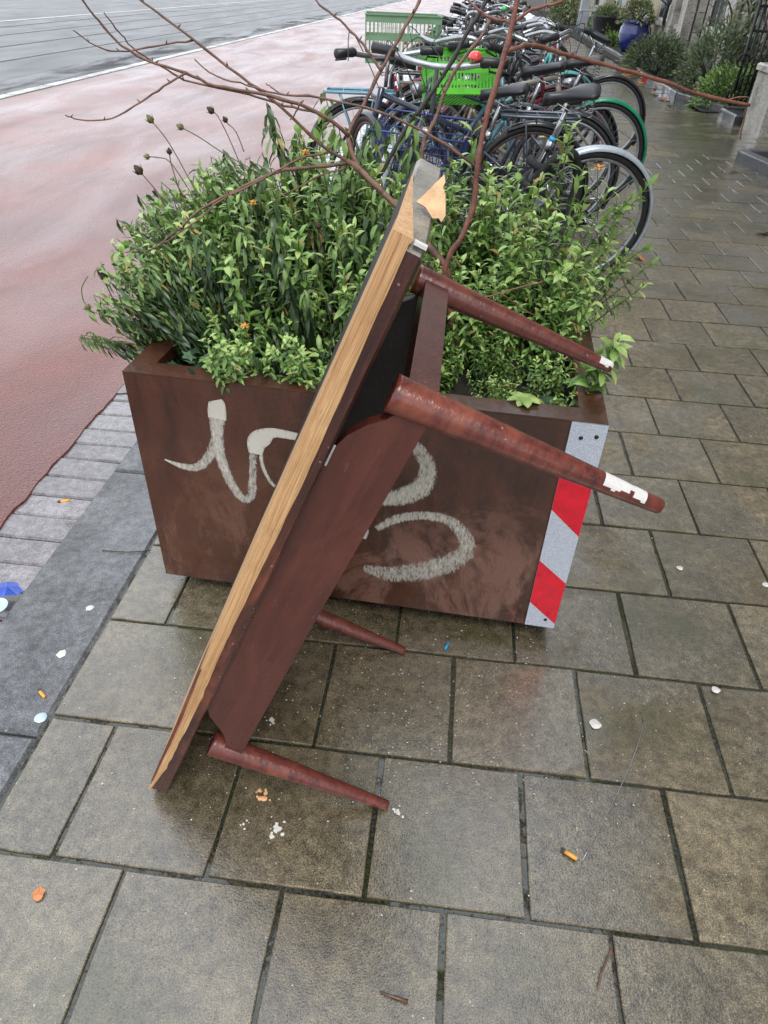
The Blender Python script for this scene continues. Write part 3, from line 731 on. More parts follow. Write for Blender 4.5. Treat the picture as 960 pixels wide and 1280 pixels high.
for j in range(9):
    for i in range(12):
        u = PX0+FL+.03+(PX1-PX0-2*FL-.06)*(i+.5+R.uniform(-.4, .4))/12; d = FL+.04+(PD-2*FL-.05)*(j+.5+R.uniform(-.4, .4))/9
        fu = (u-PX0)/(PX1-PX0); fd = d/PD
        # heights follow the photograph: tall at the back left, low at the right front
        h = .72+.55*fd
        if fu > .72: h = .44+.95*fd**1.25
        elif fu > .5: h = .58+.62*fd
        if fd < .3: h *= .72
        if .28 < fu < .62 and fd > .55: h *= 1.08
        if fu < .22 and fd < .22: continue
        if fd < .16 and fu > .9: continue
        w_ = pf(u, d, .575); tx = -(fd-.35)*.15+R.gauss(0, .08); ty = R.gauss(0, .08)
        if fu < .3: ty -= (.3-fu)*2.2
        if fu < .4 and fd > .4: h *= 1.06
        if fu > .8: ty += .2
        if fd < .2: tx += .18
        if fu < .42+R.uniform(-.12, .12): k = 'dr'; me = R.choice(V_dr if R.random() < .6 else V_up); nm = 'wilted_plant'
        elif fd < .26 and fu < .75: k = 'ro'; me = R.choice(V_ro+V_up); nm = 'low_leafy_plant'
        elif fu > .68: k = 'rt'; me = R.choice(V_up); nm = 'leafy_plant'
        else: k = 'up'; me = R.choice(V_up); nm = 'leafy_plant'
        lab_, grp_ = GL[k]; row_ = 'near the front' if fd < .34 else ('halfway back' if fd < .67 else 'at the back')
        plant(nm, me, w_, h*R.uniform(.86, 1.14)*1.12, (tx, ty), R.uniform(0, 6.28), lab_ % row_, grp_+', '+row_)
for j in range(34):   # plants spilling over the left rim
    d = R.uniform(.16, .84); u = PX0+FL+R.uniform(0, .05)
    plant('wilted_plant', R.choice(V_dr if R.random() < .62 else V_up), pf(u, d, .60), R.uniform(.95, 1.3)*(.78+.3*d), (R.gauss(0, .12), -R.uniform(.35, 1.0)), R.uniform(0, 6.28), 'wilted plant spilling over the left rim towards the red lane, %s' % ('near the front corner' if d < .4 else 'further back'), 'plants hanging over the left rim, '+('front' if d < .4 else 'back'))
for j in range(12):   # and over the front rim
    u = R.uniform(PX0+.2, PX0+.55); plant('low_leafy_plant', R.choice(V_ro+V_up), pf(u, FL+R.uniform(0, .05), .60), R.uniform(.45, .68), (R.uniform(.2, .55), R.gauss(0, .15)), R.uniform(0, 6.28), 'bright leafy plant leaning out over the front rim left of the table', 'plants leaning over the front rim')
# one trailing plant over the right front rim and a low rosette by the inner edge
tr = thing('trailing_plant', 'single trailing green plant hanging over the right front corner of the planter', 'plant', pf(.29, .20, .6))
mb = MB(); tones = []; R2 = random.Random(5)
for k in range(3): stem_geo(mb, tones, (.0, -.03*k, 0), (.35+.1*k, -.2, 1), .20-.03*k, .003, R2, 'rosette')
me = mb.mesh('foliage', [M['leaf'], M['stem']], fix=False); me.attributes.new('tone', 'FLOAT', 'POINT').data.foreach_set('value', tones)
o = link(bpy.data.objects.new('foliage', me), tr); o['kind'] = 'stuff'
def rosette(name, label, loc, n, L, w, mat, tone, cat='plant'):
    mb = MB(); tones = []
    for k in range(n):
        a = k*2.4; el = .25+.1*(k % 3)
        leaf_geo(mb, tones, Vector((0, 0, 0)), Vector((math.cos(a)*math.cos(el), math.sin(a)*math.cos(el), math.sin(el))), Vector((0, 0, 1)), L*(1-.03*k), w, .7, tone, 5, .15)
    me = mb.mesh(name, [mat], fix=False); me.attributes.new('tone', 'FLOAT', 'POINT').data.foreach_set('value', tones)
    o = link(bpy.data.objects.new(name, me)); o.location = loc; return tag(o, label, cat)
rosette('seedling', 'seedling with broad bright leaves beside the front rim below the table leg', pf(.175, .06, .652), 8, .045, .011, M['leaf'], .85)
rosette('blue_green_plant', 'low blue-green crinkled plant in the right front corner of the planter', pf(.235, .13, .61), 16, .055, .013, M['leaf_ivy'], .45)
# ivy in the left front corner
R3 = random.Random(9)
ivy = thing('ivy', 'variegated ivy creeping in the left front corner of the planter', 'ivy', pf(PX0+.1, .09, .6))
mb = MB(); tones = []
for k in range(70):
    b = Vector((R3.uniform(-.03, .17), R3.uniform(-.02, .12), .02+R3.uniform(0, .045))); a = R3.uniform(0, 6.28); s_ = R3.uniform(.010, .018)
    pts = [(0, 1.3), (.45, .5), (1.1, .45), (.6, -.1), (.8, -.8), (0, -.5), (-.8, -.8), (-.6, -.1), (-1.1, .45), (-.45, .5)]
    tx, ty = R3.uniform(-.5, .5), R3.uniform(-.6, .2)
    vs = [b+Matrix.Rotation(tx, 3, 'Y') @ Matrix.Rotation(ty, 3, 'X') @ Matrix.Rotation(a, 3, 'Z') @ Vector((x*s_, y_*s_, 0)) for x, y_ in pts]
    mb.add(vs, [tuple(range(10))], 0); tones += [R3.uniform(.2, .95)]*10
me = mb.mesh('ivy_leaves', [M['leaf_ivy']], fix=False); me.attributes.new('tone', 'FLOAT', 'POINT').data.foreach_set('value', tones)
o = link(bpy.data.objects.new('ivy_leaves', me), ivy); o['kind'] = 'stuff'
def starleaf(name, loc, s_, mat, rot_, parent=None):
    pts = [(0.1, 1.25), (.5, .75), (.95, .6), (.75, .0), (.55, -.7), (0, -.95), (-.6, -.65), (-.8, -.1), (-.9, .45), (-.5, .7)]
    Mx = Matrix.Rotation(rot_[2], 3, 'Z') @ Matrix.Rotation(rot_[0], 3, 'X') @ Matrix.Rotation(rot_[1], 3, 'Y')
    vs = [Mx @ Vector((x*s_, y_*s_, .15*s_*(x*x-y_*y_*.5))) for x, y_ in pts]+[Vector((0, 0, .0))]
    mb = MB().add(vs, [(i, (i+1) % 10, 10) for i in range(10)], 0, True)
    o = mb.build(name, mat, parent, fix=False); o.location = loc; return o
starleaf('yellow_leaf', (.10, .0, .05), .026, M['leaf_yellow'], (.3, .1, .4), ivy)['label'] = 'yellow ivy leaf'
o = starleaf('bright_leaf', (.055, -.055, .045), .022, M['leaf_ivy'], (.3, .1, 1.4), ivy)

# seed heads and withered flowers on thin stalks
def on_y(x, y, Y):
    d = fwd+rt2*((x-480)/856.08)-up2*((y-640)/856.08); return Vector((0, 0, 1.3378))+d*(Y/d.y)
def stalk(name, pts, Y, head, label, cat, group, rh):
    P3 = [tuple(Vector(p)) for p in pts]; base = Vector(P3[0])
    t_ = thing(name, label, cat, base, group)
    mb = MB().tube([Vector(p)-base for p in smooth_pts(P3, 3)], .0013, 5); mb.build('stalk', M['stem'] if head != 'dead' else M['bark'], t_)
    tip = Vector(P3[-1])-base; mb = MB(); d = (Vector(P3[-1])-Vector(P3[-2])).normalized()
    if head == 'petal':
        for k in range(11):
            a = k*.57; q = Matrix.Rotation(a, 3, 'Z') @ Vector((1, 0, .35 if k % 2 else -.2)); s2 = q.cross(Vector((0, 0, 1))).normalized()*rh*.22
            mb.add([tip, tip+q*rh*.5+s2, tip+q*rh*1.15, tip+q*rh*.5-s2], [(0, 1, 2, 3)], 0)
        mb.lathe([(rh*.2, -.004), (rh*.45, 0), (rh*.3, .004)], 8, 0, Matrix.Translation(tip)); mb.build('petals', M['orange'], t_, fix=False)
    else:
        q = d.to_track_quat('Z', 'Y').to_matrix().to_4x4()
        mb.lathe([(rh*.25, -rh*.4), (rh*.75, rh*.2), (rh*.8, rh*.8), (rh*.45, rh*1.5), (rh*.15, rh*1.9)], 9, 0, Matrix.Translation(tip) @ q)
        for k in range(7):
            a = k*.9; mb.tube([q.to_3x3() @ Vector((math.cos(a)*rh*.7, math.sin(a)*rh*.7, 0))+tip, q.to_3x3() @ Vector((math.cos(a)*rh*1.2, math.sin(a)*rh*1.2, rh*1.4))+tip], [rh*.12, rh*.03], 4)
        mb.build('seed_head', M['dead'] if head == 'dead' else M['bud'], t_)
heads = [([(268, 285), (245, 240), (212, 180), (190, 152)], 1.72, 'bud', 'pale green seed head ending a long arching stalk at the upper left', .009),
 ([(340, 225), (285, 195), (250, 172), (228, 160)], 1.75, 'bud', 'brownish bud on a stalk bending left above the wilted plants', .008),
 ([(300, 205), (285, 170), (272, 145), (266, 140)], 1.85, 'dead', 'black withered bud standing above the plants, nearest the twigs', .009),
 ([(305, 190), (295, 165), (285, 155), (283, 152)], 1.85, 'dead', 'small black bud on a short upright stalk', .007),
 ([(240, 275), (225, 240), (214, 205), (212, 192)], 1.75, 'dead', 'dark bud hanging on the side of an arching stalk', .007),
 ([(250, 260), (215, 205), (197, 197), (186, 196)], 1.75, 'bud', 'small green bud pointing left over the red lane', .007),
 ([(215, 275), (200, 245), (184, 225), (176, 216)], 1.7, 'dead', 'spidery black withered flower on a thin stalk over the red lane', .011),
 ([(110, 345), (102, 360), (104, 375), (108, 381)], 1.5, 'bud', 'green bud dangling at the far left edge of the plants', .008)]
for pts, Y, hd, lb, rh in heads:
    stalk('seed_head_stalk', [on_y(x, y, Y) for x, y in pts], Y, hd, lb, 'seed head', None, rh)
fl = [((381, 190), 1.8, 'orange flower beside the bare branches at the top of the plants', 'petal', .013), ((316, 253), 1.62, 'withered orange flower left of the drooping branch', 'petal', .011),
 ((431, 290), 1.62, 'orange-brown withered flower near the upper part of the table', 'petal', .010), ((306, 407), 1.35, 'small orange flower low at the front of the planter', 'petal', .010),
 ((130, 348), 1.5, 'brown withered flower at the left edge of the plants', 'dead', .009), ((749, 209), 2.12, 'yellow withered flower hanging in front of the bicycle wheel', 'petal', .016),
 ((398, 285), 1.66, 'brown bud among the leaves in the middle of the plants', 'dead', .009), ((438, 230), 1.9, 'pale brown bud below the thick branch', 'bud', .009)]
for (x, y), Y, lb, hd, rh in fl:
    tip = on_y(x, y, Y); stalk('withered_flower', [tip+Vector((.03, .02, -.14)), tip+Vector((.012, .01, -.07)), tip+Vector((.0, .003, -.015)), tip], Y, hd, lb, 'flower', None, rh)

# ================================================================ BARE SHRUBS: branch paths (x, y, z, radius)
BR = dict([
('trunk',[(-0.009,1.620,0.802,0.0131),(-0.091,1.646,0.879,0.0124),(-0.142,1.672,0.926,0.0118),(-0.193,1.698,0.961,0.0113),(-0.234,1.724,0.987,0.0107),(-0.266,1.750,0.998,0.0103)]),
('b_tall',[(-0.238,1.750,0.982,0.0094),(-0.265,1.779,1.021,0.0089),(-0.273,1.807,1.050,0.0084),(-0.242,1.836,1.105,0.0078),(-0.208,1.864,1.171,0.0071),(-0.169,1.893,1.236,0.0065),(-0.138,1.921,1.288,0.0060),(-0.120,1.950,1.325,0.0054)]),
('b_fork',[(-0.207,1.860,1.171,0.0055),(-0.235,1.868,1.203,0.0050),(-0.259,1.876,1.226,0.0045),(-0.306,1.884,1.261,0.0039),(-0.353,1.892,1.288,0.0034),(-0.375,1.900,1.309,0.0029)]),
('b_dark',[(-0.265,1.750,1.051,0.0073),(-0.309,1.733,1.086,0.0067),(-0.369,1.717,1.113,0.0062),(-0.453,1.700,1.131,0.0057),(-0.544,1.683,1.143,0.0052),(-0.603,1.667,1.165,0.0047),(-0.680,1.650,1.186,0.0042),(-0.730,1.633,1.219,0.0038),(-0.759,1.617,1.259,0.0033),(-0.773,1.600,1.290,0.0028)]),
('b_light',[(-0.266,1.750,0.998,0.0066),(-0.330,1.742,1.032,0.0060),(-0.418,1.733,1.106,0.0054),(-0.502,1.725,1.159,0.0048),(-0.595,1.717,1.221,0.0043),(-0.650,1.708,1.258,0.0038),(-0.698,1.700,1.288,0.0033)]),
('b_curl',[(-0.596,1.720,1.220,0.0034),(-0.669,1.690,1.209,0.0030),(-0.738,1.660,1.197,0.0025),(-0.773,1.630,1.208,0.0021),(-0.803,1.600,1.235,0.0016)]),
('b_mid',[(-0.345,1.780,1.091,0.0046),(-0.415,1.761,1.103,0.0042),(-0.492,1.743,1.123,0.0038),(-0.612,1.724,1.142,0.0034),(-0.656,1.706,1.164,0.0031),(-0.710,1.687,1.196,0.0027),(-0.735,1.669,1.228,0.0023),(-0.753,1.650,1.265,0.0020)]),
('b_low',[(-0.600,1.660,1.166,0.0037),(-0.643,1.638,1.142,0.0034),(-0.692,1.616,1.113,0.0030),(-0.751,1.594,1.083,0.0026),(-0.812,1.572,1.080,0.0022),(-0.830,1.550,1.091,0.0018)]),
('b_long',[(-0.575,1.650,1.191,0.0020),(-0.535,1.660,1.163,0.0025),(-0.470,1.670,1.148,0.0029),(-0.412,1.680,1.135,0.0034),(-0.318,1.690,1.131,0.0038),(-0.189,1.700,1.109,0.0043),(-0.072,1.710,1.067,0.0049),(0.037,1.720,1.007,0.0054)]),
('b_droop',[(-0.268,1.750,0.994,0.0075),(-0.364,1.714,0.985,0.0067),(-0.418,1.679,0.981,0.0059),(-0.505,1.643,0.946,0.0051),(-0.584,1.607,0.907,0.0044),(-0.632,1.571,0.869,0.0037),(-0.689,1.536,0.831,0.0029),(-0.732,1.500,0.834,0.0022)]),
('b_droop2',[(-0.306,1.700,1.024,0.0043),(-0.365,1.656,1.013,0.0039),(-0.433,1.612,0.980,0.0034),(-0.522,1.568,0.940,0.0030),(-0.564,1.524,0.907,0.0025),(-0.630,1.480,0.866,0.0021)]),
('b_droop3',[(-0.268,1.750,0.984,0.0041),(-0.325,1.717,0.972,0.0035),(-0.374,1.683,0.948,0.0028),(-0.424,1.650,0.931,0.0022)]),
('spur1',[(-0.365,1.700,1.116,0.0031),(-0.378,1.700,1.095,0.0026),(-0.390,1.700,1.084,0.0021)]),
('spur2',[(-0.408,1.700,1.133,0.0026),(-0.422,1.700,1.141,0.0022),(-0.439,1.700,1.151,0.0017)]),
('s2_trunk',[(-0.016,1.550,0.828,0.0099),(0.018,1.557,0.911,0.0095),(0.033,1.564,0.975,0.0093),(0.032,1.571,1.051,0.0091),(0.041,1.579,1.136,0.0088),(0.058,1.586,1.217,0.0085),(0.068,1.593,1.280,0.0083),(0.074,1.600,1.339,0.0081)]),
('s2_right',[(0.062,1.600,1.234,0.0065),(0.091,1.650,1.242,0.0064),(0.126,1.700,1.242,0.0063),(0.181,1.750,1.229,0.0063),(0.292,1.800,1.208,0.0063),(0.429,1.850,1.180,0.0062),(0.537,1.900,1.152,0.0061),(0.662,1.950,1.134,0.0060)]),
('s2_rfork',[(0.595,1.930,1.142,0.0030),(0.621,1.940,1.148,0.0026),(0.653,1.950,1.150,0.0023)]),
('s2_rdown',[(0.654,1.950,1.136,0.0034),(0.658,1.950,1.103,0.0031),(0.664,1.950,1.060,0.0027)]),
('s2_topr',[(0.072,1.600,1.283,0.0053),(0.104,1.633,1.302,0.0048),(0.157,1.667,1.316,0.0044),(0.202,1.700,1.334,0.0039)]),
('s2_topl',[(0.069,1.600,1.282,0.0048),(0.040,1.613,1.285,0.0045),(0.014,1.625,1.291,0.0041),(-0.011,1.637,1.306,0.0037),(-0.028,1.650,1.326,0.0034)]),
('d1',[(-0.227,2.000,0.888,0.0098),(-0.203,2.007,0.942,0.0095),(-0.159,2.014,1.025,0.0091),(-0.112,2.021,1.089,0.0088),(-0.058,2.029,1.169,0.0084),(-0.017,2.036,1.244,0.0080),(0.014,2.043,1.295,0.0078),(0.025,2.050,1.325,0.0076)]),
('d2',[(-0.099,1.850,1.010,0.0078),(-0.086,1.867,1.051,0.0074),(-0.069,1.883,1.092,0.0070),(-0.044,1.900,1.164,0.0066),(-0.003,1.917,1.219,0.0062),(0.024,1.933,1.253,0.0058),(0.030,1.950,1.279,0.0055)]),
('twig',[(-0.007,1.330,0.828,0.0032),(0.045,1.347,0.839,0.0028),(0.122,1.363,0.861,0.0023),(0.180,1.380,0.876,0.0019)]),
('twig2',[(-0.027,1.330,0.857,0.0016),(-0.001,1.330,0.827,0.0014),(0.004,1.330,0.811,0.0011)]),
('stub',[(0.042,1.340,0.841,0.0017),(0.050,1.340,0.827,0.0015),(0.059,1.340,0.816,0.0013)]),
('twig3',[(0.104,1.360,0.852,0.0019),(0.145,1.380,0.819,0.0016),(0.185,1.400,0.798,0.0013)]),
])
def branch_obj(name, pts, mat, parent, knots=True, seed=0):
    R = random.Random(seed); ps = smooth_pts(pts, 4); ps = [(p[0]+R.gauss(0, .0007), p[1]+R.gauss(0, .0007), p[2]+R.gauss(0, .0007), max(p[3]*.6, .0009)) for p in ps]
    mb = MB().tube([p[:3] for p in ps], [p[3]*(1+.22*(i % 5 == 0)*knots) for i, p in enumerate(ps)], 8)
    if knots:
        for i in range(3, len(ps)-1, 5):
            p = Vector(ps[i][:3]); r_ = ps[i][3]; a = R.uniform(0, 6.28); d = Vector((math.cos(a), .3*math.sin(a), .8)).normalized()
            mb.tube([p, p+d*(r_*1.4+.003), p+d*(r_*1.5+.007)], [r_*.5+.0006, r_*.4+.0006, .0004], 5)
    return mb.build(name, mat, parent)
def shrub(label, keys, mat, base, trunk_key):
    t_ = thing('bare_shrub', label, 'shrub', base)
    inv = Vector(base)
    for n_, k in enumerate(keys):
        pts = BR[k]
        if k == trunk_key: pts = [(*base, pts[0][3]*1.15), (*((Vector(base)+Vector(pts[0][:3]))/2), pts[0][3]*1.1)]+pts
        pts = [(p[0]-inv.x, p[1]-inv.y, p[2]-inv.z, p[3]) for p in pts]
        branch_obj('trunk' if k == trunk_key else 'branch', pts, mat, t_, True, n_)
    return t_
shrub('bare leafless shrub with many long brown twigs arching left over the plants', ['trunk', 'b_tall', 'b_fork', 'b_dark', 'b_light', 'b_curl', 'b_mid', 'b_low', 'b_long', 'b_droop', 'b_droop2', 'b_droop3', 'spur1', 'spur2'], M['bark'], (.03, 1.60, .57), 'trunk')
shrub('reddish bare shrub with one long branch reaching right towards the houses', ['s2_trunk', 's2_right', 's2_rfork', 's2_rdown', 's2_topr', 's2_topl'], M['bark_red'], (.05, 1.55, .57), 's2_trunk')
shrub('straight blackish bare stem rising behind the upturned table end', ['d1'], M['bark_dark'], (-.16, 1.97, .57), 'd1')
shrub('lighter brown bare stem leaning beside the blackish one', ['d2'], M['bark'], (-.08, 1.80, .57), 'd2')
shrub('short thin twig crossing the far upper leg of the table', ['twig', 'twig2', 'stub', 'twig3'], M['bark_red'], (BR['twig'][0][0]-.02, 1.36, .6), 'twig')

# ================================================================ BICYCLES
# bicycle frame: origin at the rear tyre's contact, x forward, z up
def bike(label, loc, heading, lean=0, steer=0, frame='blk', style='step', fender='blk', rimm='alu', saddle=True, saddle_h=.98, rack=None, basket=None, bars='steel', grip='plastic',
         bell=None, bell_side=-1, ring=None, tail=True, wb=1.10, barh=1.06, lock=False, detail=True, saddle_m='saddle_m', post='steel', hide_front=False, guard=False, R_=.335, saddle_tilt=0, group='bicycles parked along the kerb', bar_style='swept', springs=False):
    b = thing('bicycle', label, 'bicycle', loc, group); b.rotation_mode = 'XYZ'
    b.matrix_world = Matrix.Translation(loc) @ Matrix.Rotation(heading, 4, 'Z') @ Matrix.Rotation(lean, 4, 'X')
    F, FD, RM = M[frame], M[fender], M[rimm]; R0 = R_+.018
    ns = 40 if detail else 24
    def wheel(cx, sub):
        piv = Vector((cx, 0, R0)); Ms = Matrix.Identity(4)
        if sub == 'front': Ms = Matrix.Translation((cx-.06, 0, 0)) @ Matrix.Rotation(steer, 4, 'Z') @ Matrix.Translation((-cx+.06, 0, 0))
        def T_(p): return Ms @ Vector(p)
        ring_ = lambda r, y: [T_((cx+r*math.cos(2*math.pi*i/ns), y, R0+r*math.sin(2*math.pi*i/ns))) for i in range(ns)]
        mb = MB().tube(ring_(R_-.022, 0), .011, 6, close=True); w_ = mb.build('wheel', RM, b)
        MB().tube(ring_(R_, 0), .0205, 8, close=True).build('tyre', M['rubber'], w_)
        if detail: MB().tube(ring_(R_-.009, .0145), .0022, 4, close=True).tube(ring_(R_-.009, -.0145), .0022, 4, close=True).build('reflective_band', M['white_chip'], w_)
        mb = MB(); nsp = 32 if detail else 18
        for k in range(nsp):
            a = 2*math.pi*k/nsp; y_ = .025*(1 if k % 2 else -1); a2_ = a+(.45 if k % 4 < 2 else -.45)
            mb.tube([T_((cx+.018*math.cos(a2_), y_, R0+.018*math.sin(a2_))), T_((cx+(R_-.025)*math.cos(a), 0, R0+(R_-.025)*math.sin(a)))], .0011, 3, cap=False)
        s_ = mb.build('spokes', M['steel'], w_); s_['kind'] = 'stuff'
        mb = MB().tube([T_((cx, -.05, R0)), T_((cx, -.03, R0)), T_((cx, .03, R0)), T_((cx, .05, R0))], [.01, .022, .022, .01], 10); mb.build('hub', M['alu'], w_)
        return T_
    def arcf(cx, a0, a1, T_, w=.028, m=FD, nm='fender'):
        n = 26; mb = MB(); vs = []; cs = [(-w, -.012), (-w*.8, 0), (-w*.4, .007), (0, .009), (w*.4, .007), (w*.8, 0), (w, -.012)]
        for i in range(n+1):
            a = rad(a0+(a1-a0)*i/n)
            for y_, dr in cs: r_ = R_+.032+dr; vs.append(T_((cx+r_*math.cos(a), y_, R0+r_*math.sin(a))))
            for y_, dr in reversed(cs): r_ = R_+.029+dr; vs.append(T_((cx+r_*math.cos(a), y_*.95, R0+r_*math.sin(a))))
        c = 14; fs = [(i*c+k, i*c+(k+1) % c, (i+1)*c+(k+1) % c, (i+1)*c+k) for i in range(n) for k in range(c)]+[tuple(range(c)), tuple(n*c+k for k in range(c-1, -1, -1))]
        mb.add(vs, fs, 0, True); o = mb.build(nm, m, b)
        for aa in (rad(a1-6),):
            for s_ in (1, -1): 
                MB().tube([T_((cx, s_*.05, R0)), T_((cx+(R_+.03)*math.cos(aa), s_*.03, R0+(R_+.03)*math.sin(aa)))], .0022, 4).build('fender_stay', M['steel'], o)
        return o
    I_ = lambda p: Vector(p)
    T_ = wheel(0, 'rear'); arcf(0, 62 if style != 'x' else 70, 212, I_)
    BB = (.44, 0, .29); ST = (.27, 0, saddle_h-.22); HT = (.90, 0, .86); HB = (.955, 0, .62)
    mb = MB()
    mb.tube([BB, ST], .0155, 10)
    if style == 'step':
        mb.tube(smooth_pts([HB, (.82, 0, .44), (.62, 0, .315), BB], 5), .018, 10); mb.tube(smooth_pts([HT, (.76, 0, .60), (.56, 0, .46), (.385, 0, .46)], 5), .0145, 10)
    elif style == 'mixte':
        mb.tube([HB, BB], .018, 10); mb.tube([(.92, 0, .76), (.35, 0, .52)], .015, 10)
    else:
        mb.tube([HB, BB], .017, 10); mb.tube([(.905, 0, .83), (.275, 0, saddle_h-.25)], .0155, 10)
    mb.tube([HT, HB], .019, 10)
    for s_ in (1, -1):
        mb.tube([(BB[0], s_*.03, BB[2]), (0, s_*.055, R0)], .010, 8); mb.tube([(.29, s_*.02, saddle_h-.30), (0, s_*.055, R0)], .008, 8)
    mb.build('frame', F, b)
    # fork, front wheel
    cx = wb
    Tf = wheel(cx, 'front')
    mb = MB()
    for s_ in (1, -1): mb.tube([Tf(p) for p in [(.955, s_*.012, .64), (.975, s_*.045, .60), (1.02, s_*.05, .45), (cx, s_*.05, R0)]], [.014, .012, .011, .009], 8)
    mb.build('fork', F, b)
    arcf(cx, -20, 135, Tf)
    # stem, handlebar
    Ms = Matrix.Translation((.87, 0, 0)) @ Matrix.Rotation(steer, 4, 'Z') @ Matrix.Translation((-.87, 0, 0)); H = lambda p: Ms @ Vector(p)
    hb = MB().tube([H((.895, 0, .86)), H((.87, 0, barh-.02)), H((.90, 0, barh+.005))], .011, 8)
    if bar_style == 'swept': pts = [(.62, .30, barh-.02), (.72, .29, barh+.0), (.84, .22, barh+.035), (.90, .10, barh+.02), (.90, 0, barh+.005)]
    else: pts = [(.84, .30, barh+.03), (.86, .24, barh+.03), (.90, .12, barh+.01), (.90, .03, barh), (.90, 0, barh)]
    full_ = pts+[(x, -y_, z) for x, y_, z in reversed(pts[:-1])]
    hb.tube([H(p) for p in smooth_pts(full_, 4)], .0135, 10); hbo = hb.build('handlebar', M[bars], b)
    for s_ in (1, -1):
        p0, p1 = Vector((pts[0][0], s_*pts[0][1], pts[0][2])), Vector((pts[1][0], s_*pts[1][1], pts[1][2])); d = (p0-p1).normalized()
        MB().tube([H(p0+d*.015), H(p0+d*.01), H(p0-d*.06), H(p0-d*.10), H(p0-d*.115)], [.015, .024, .021, .024, .018], 10).build('grip', M[grip], hbo)
        if detail: MB().tube([H(p1+Vector((.02, 0, -.01))), H(p1+Vector((.02, -s_*.0, -.03))), H(p0+Vector((.045, 0, -.035)))], [.008, .006, .005], 6).build('brake_lever', M['blk'], hbo)
    if detail:
        MB().tube([H(p) for p in smooth_pts([(.76, .27, barh+.01), (.92, .2, barh+.12), (1.0, .06, barh-.05), (.94, 0, .8)], 5)], .0028, 5).build('cable', M['plastic'], hbo)
        MB().tube([H(p) for p in smooth_pts([(.76, -.27, barh+.01), (.95, -.2, barh+.08), (.99, -.05, barh-.1), (.93, .01, .75)], 5)], .0028, 5).build('cable', M['plastic'], hbo)
    if bell:
        pb = H((.80, -.245, barh+.05)) if bar_style == 'swept' else H((.88, bell_side*.17, barh+.04))
        MB().lathe([(.030, 0), (.031, .008), (.026, .022), (.014, .030), (.002, .032)], 14, 0, Matrix.Translation(pb)).build('bell', M[bell], hbo)
    # headlight
    MB().tube([H((.955, 0, .80)), H((1.00, 0, .80)), H((1.04, 0, .80)), H((1.045, 0, .80))], [.018, .03, .034, .028], 12).build('headlight', M['steel'], b)
    # seat post, saddle
    mb = MB().tube([ST, (ST[0]-.055, 0, saddle_h-.04)], .0125, 10); po = mb.build('seat_post', M[post], b)
    MB().tube([(ST[0]+.006, 0, ST[2]-.02), (ST[0]-.006, 0, ST[2]+.02)], .020, 10).build('clamp', M['steel'], po)
    if ring: MB().tube([(ST[0]-.006, 0, ST[2]+.022), (ST[0]-.012, 0, ST[2]+.04)], .0165, 12).build('ring', M[ring], po)
    if saddle:
        c_ = (ST[0]-.06, saddle_h); n = 12; prof = []; Ts = Matrix.Translation((c_[0], 0, c_[1])) @ Matrix.Rotation(saddle_tilt, 4, 'Y')
        for i in range(n+1):
            q = i/n; x = -.125+.26*q
            hw = .108*math.sqrt(max(0, 1-((q-.22)/.235)**2)) if q < .22 else (.022+.086)*0+.022+.086*(1-min(1, (q-.22)/.5))**1.6
            if i == 0: hw = .035
            if i == n: hw = .010
            zt = .018*(1-q)+.012*math.cos(q*3.0)+.006
            prof.append((x, hw, zt))
        vs = []; c = 12
        for x, hw, zt in prof:
            for k in range(c):
                a = 2*math.pi*k/c; yy = hw*math.cos(a); zz_ = zt+(.016*math.sin(a) if math.sin(a) > 0 else .042*math.sin(a)*(1-.3*abs(math.cos(a))))-.010*(math.cos(a)**2)
                vs.append(Ts @ Vector((x, yy, zz_)))
        fs = [(i*c+k, i*c+(k+1) % c, (i+1)*c+(k+1) % c, (i+1)*c+k) for i in range(n) for k in range(c)]+[tuple(range(c)), tuple(n*c+k for k in range(c-1, -1, -1))]
        so = MB().add(vs, fs, 0, True).build('saddle', M[saddle_m], b)
        if springs or detail:
            mb = MB()
            for s_ in (1, -1):
                mb.tube([Ts @ Vector((-.09+.011*math.cos(t_*.9), s_*.05+.011*math.sin(t_*.9), -.075+t_*.0026)) for t_ in range(0, 28)], .003, 4)
            mb.tube([Ts @ Vector((-.09, .05, -.075)), Ts @ Vector((0, .02, -.06)), Ts @ Vector((.11, 0, -.012))], .0035, 5).tube([Ts @ Vector((-.09, -.05, -.075)), Ts @ Vector((0, -.02, -.06)), Ts @ Vector((.11, 0, -.012))], .0035, 5)
            mb.build('saddle_spring', M['steel'], so)
    if rack:
        z_ = R0*2+.05; mb = MB()
        mb.tube(smooth_pts([(.22, .05, z_), (.10, .065, z_), (-.18, .065, z_), (-.225, .05, z_), (-.235, 0, z_), (-.225, -.05, z_), (-.18, -.065, z_), (.10, -.065, z_), (.22, -.05, z_)], 3), .0085, 8)
        for x in (.12, 0, -.12): mb.tube([(x, -.062, z_), (x, .062, z_)], .0045, 6)
        mb.tube([(.22, 0, z_-.002), (-.235, 0, z_-.002)], .006, 6)
        for s_ in (1, -1):
            for x in (.08, -.15): mb.tube([(x, s_*.065, z_), (0, s_*.058, R0)], .005, 6)
        mb.build('rack', M[rack], b)
    if tail:
        zt = R0*2+.0 if rack else R0*2-.02
        MB().box((-.262 if rack else -.30, -.028, zt-.01), (-.24 if rack else -.272, .028, zt+.03), ch=.004).build('tail_light', M['red'], b)
    # chain case, crank, pedals, kickstand
    mb = MB(); pts = [(.03*math.cos(a)+.0, .03*math.sin(a)) for a in [rad(90+18*i) for i in range(11)]]
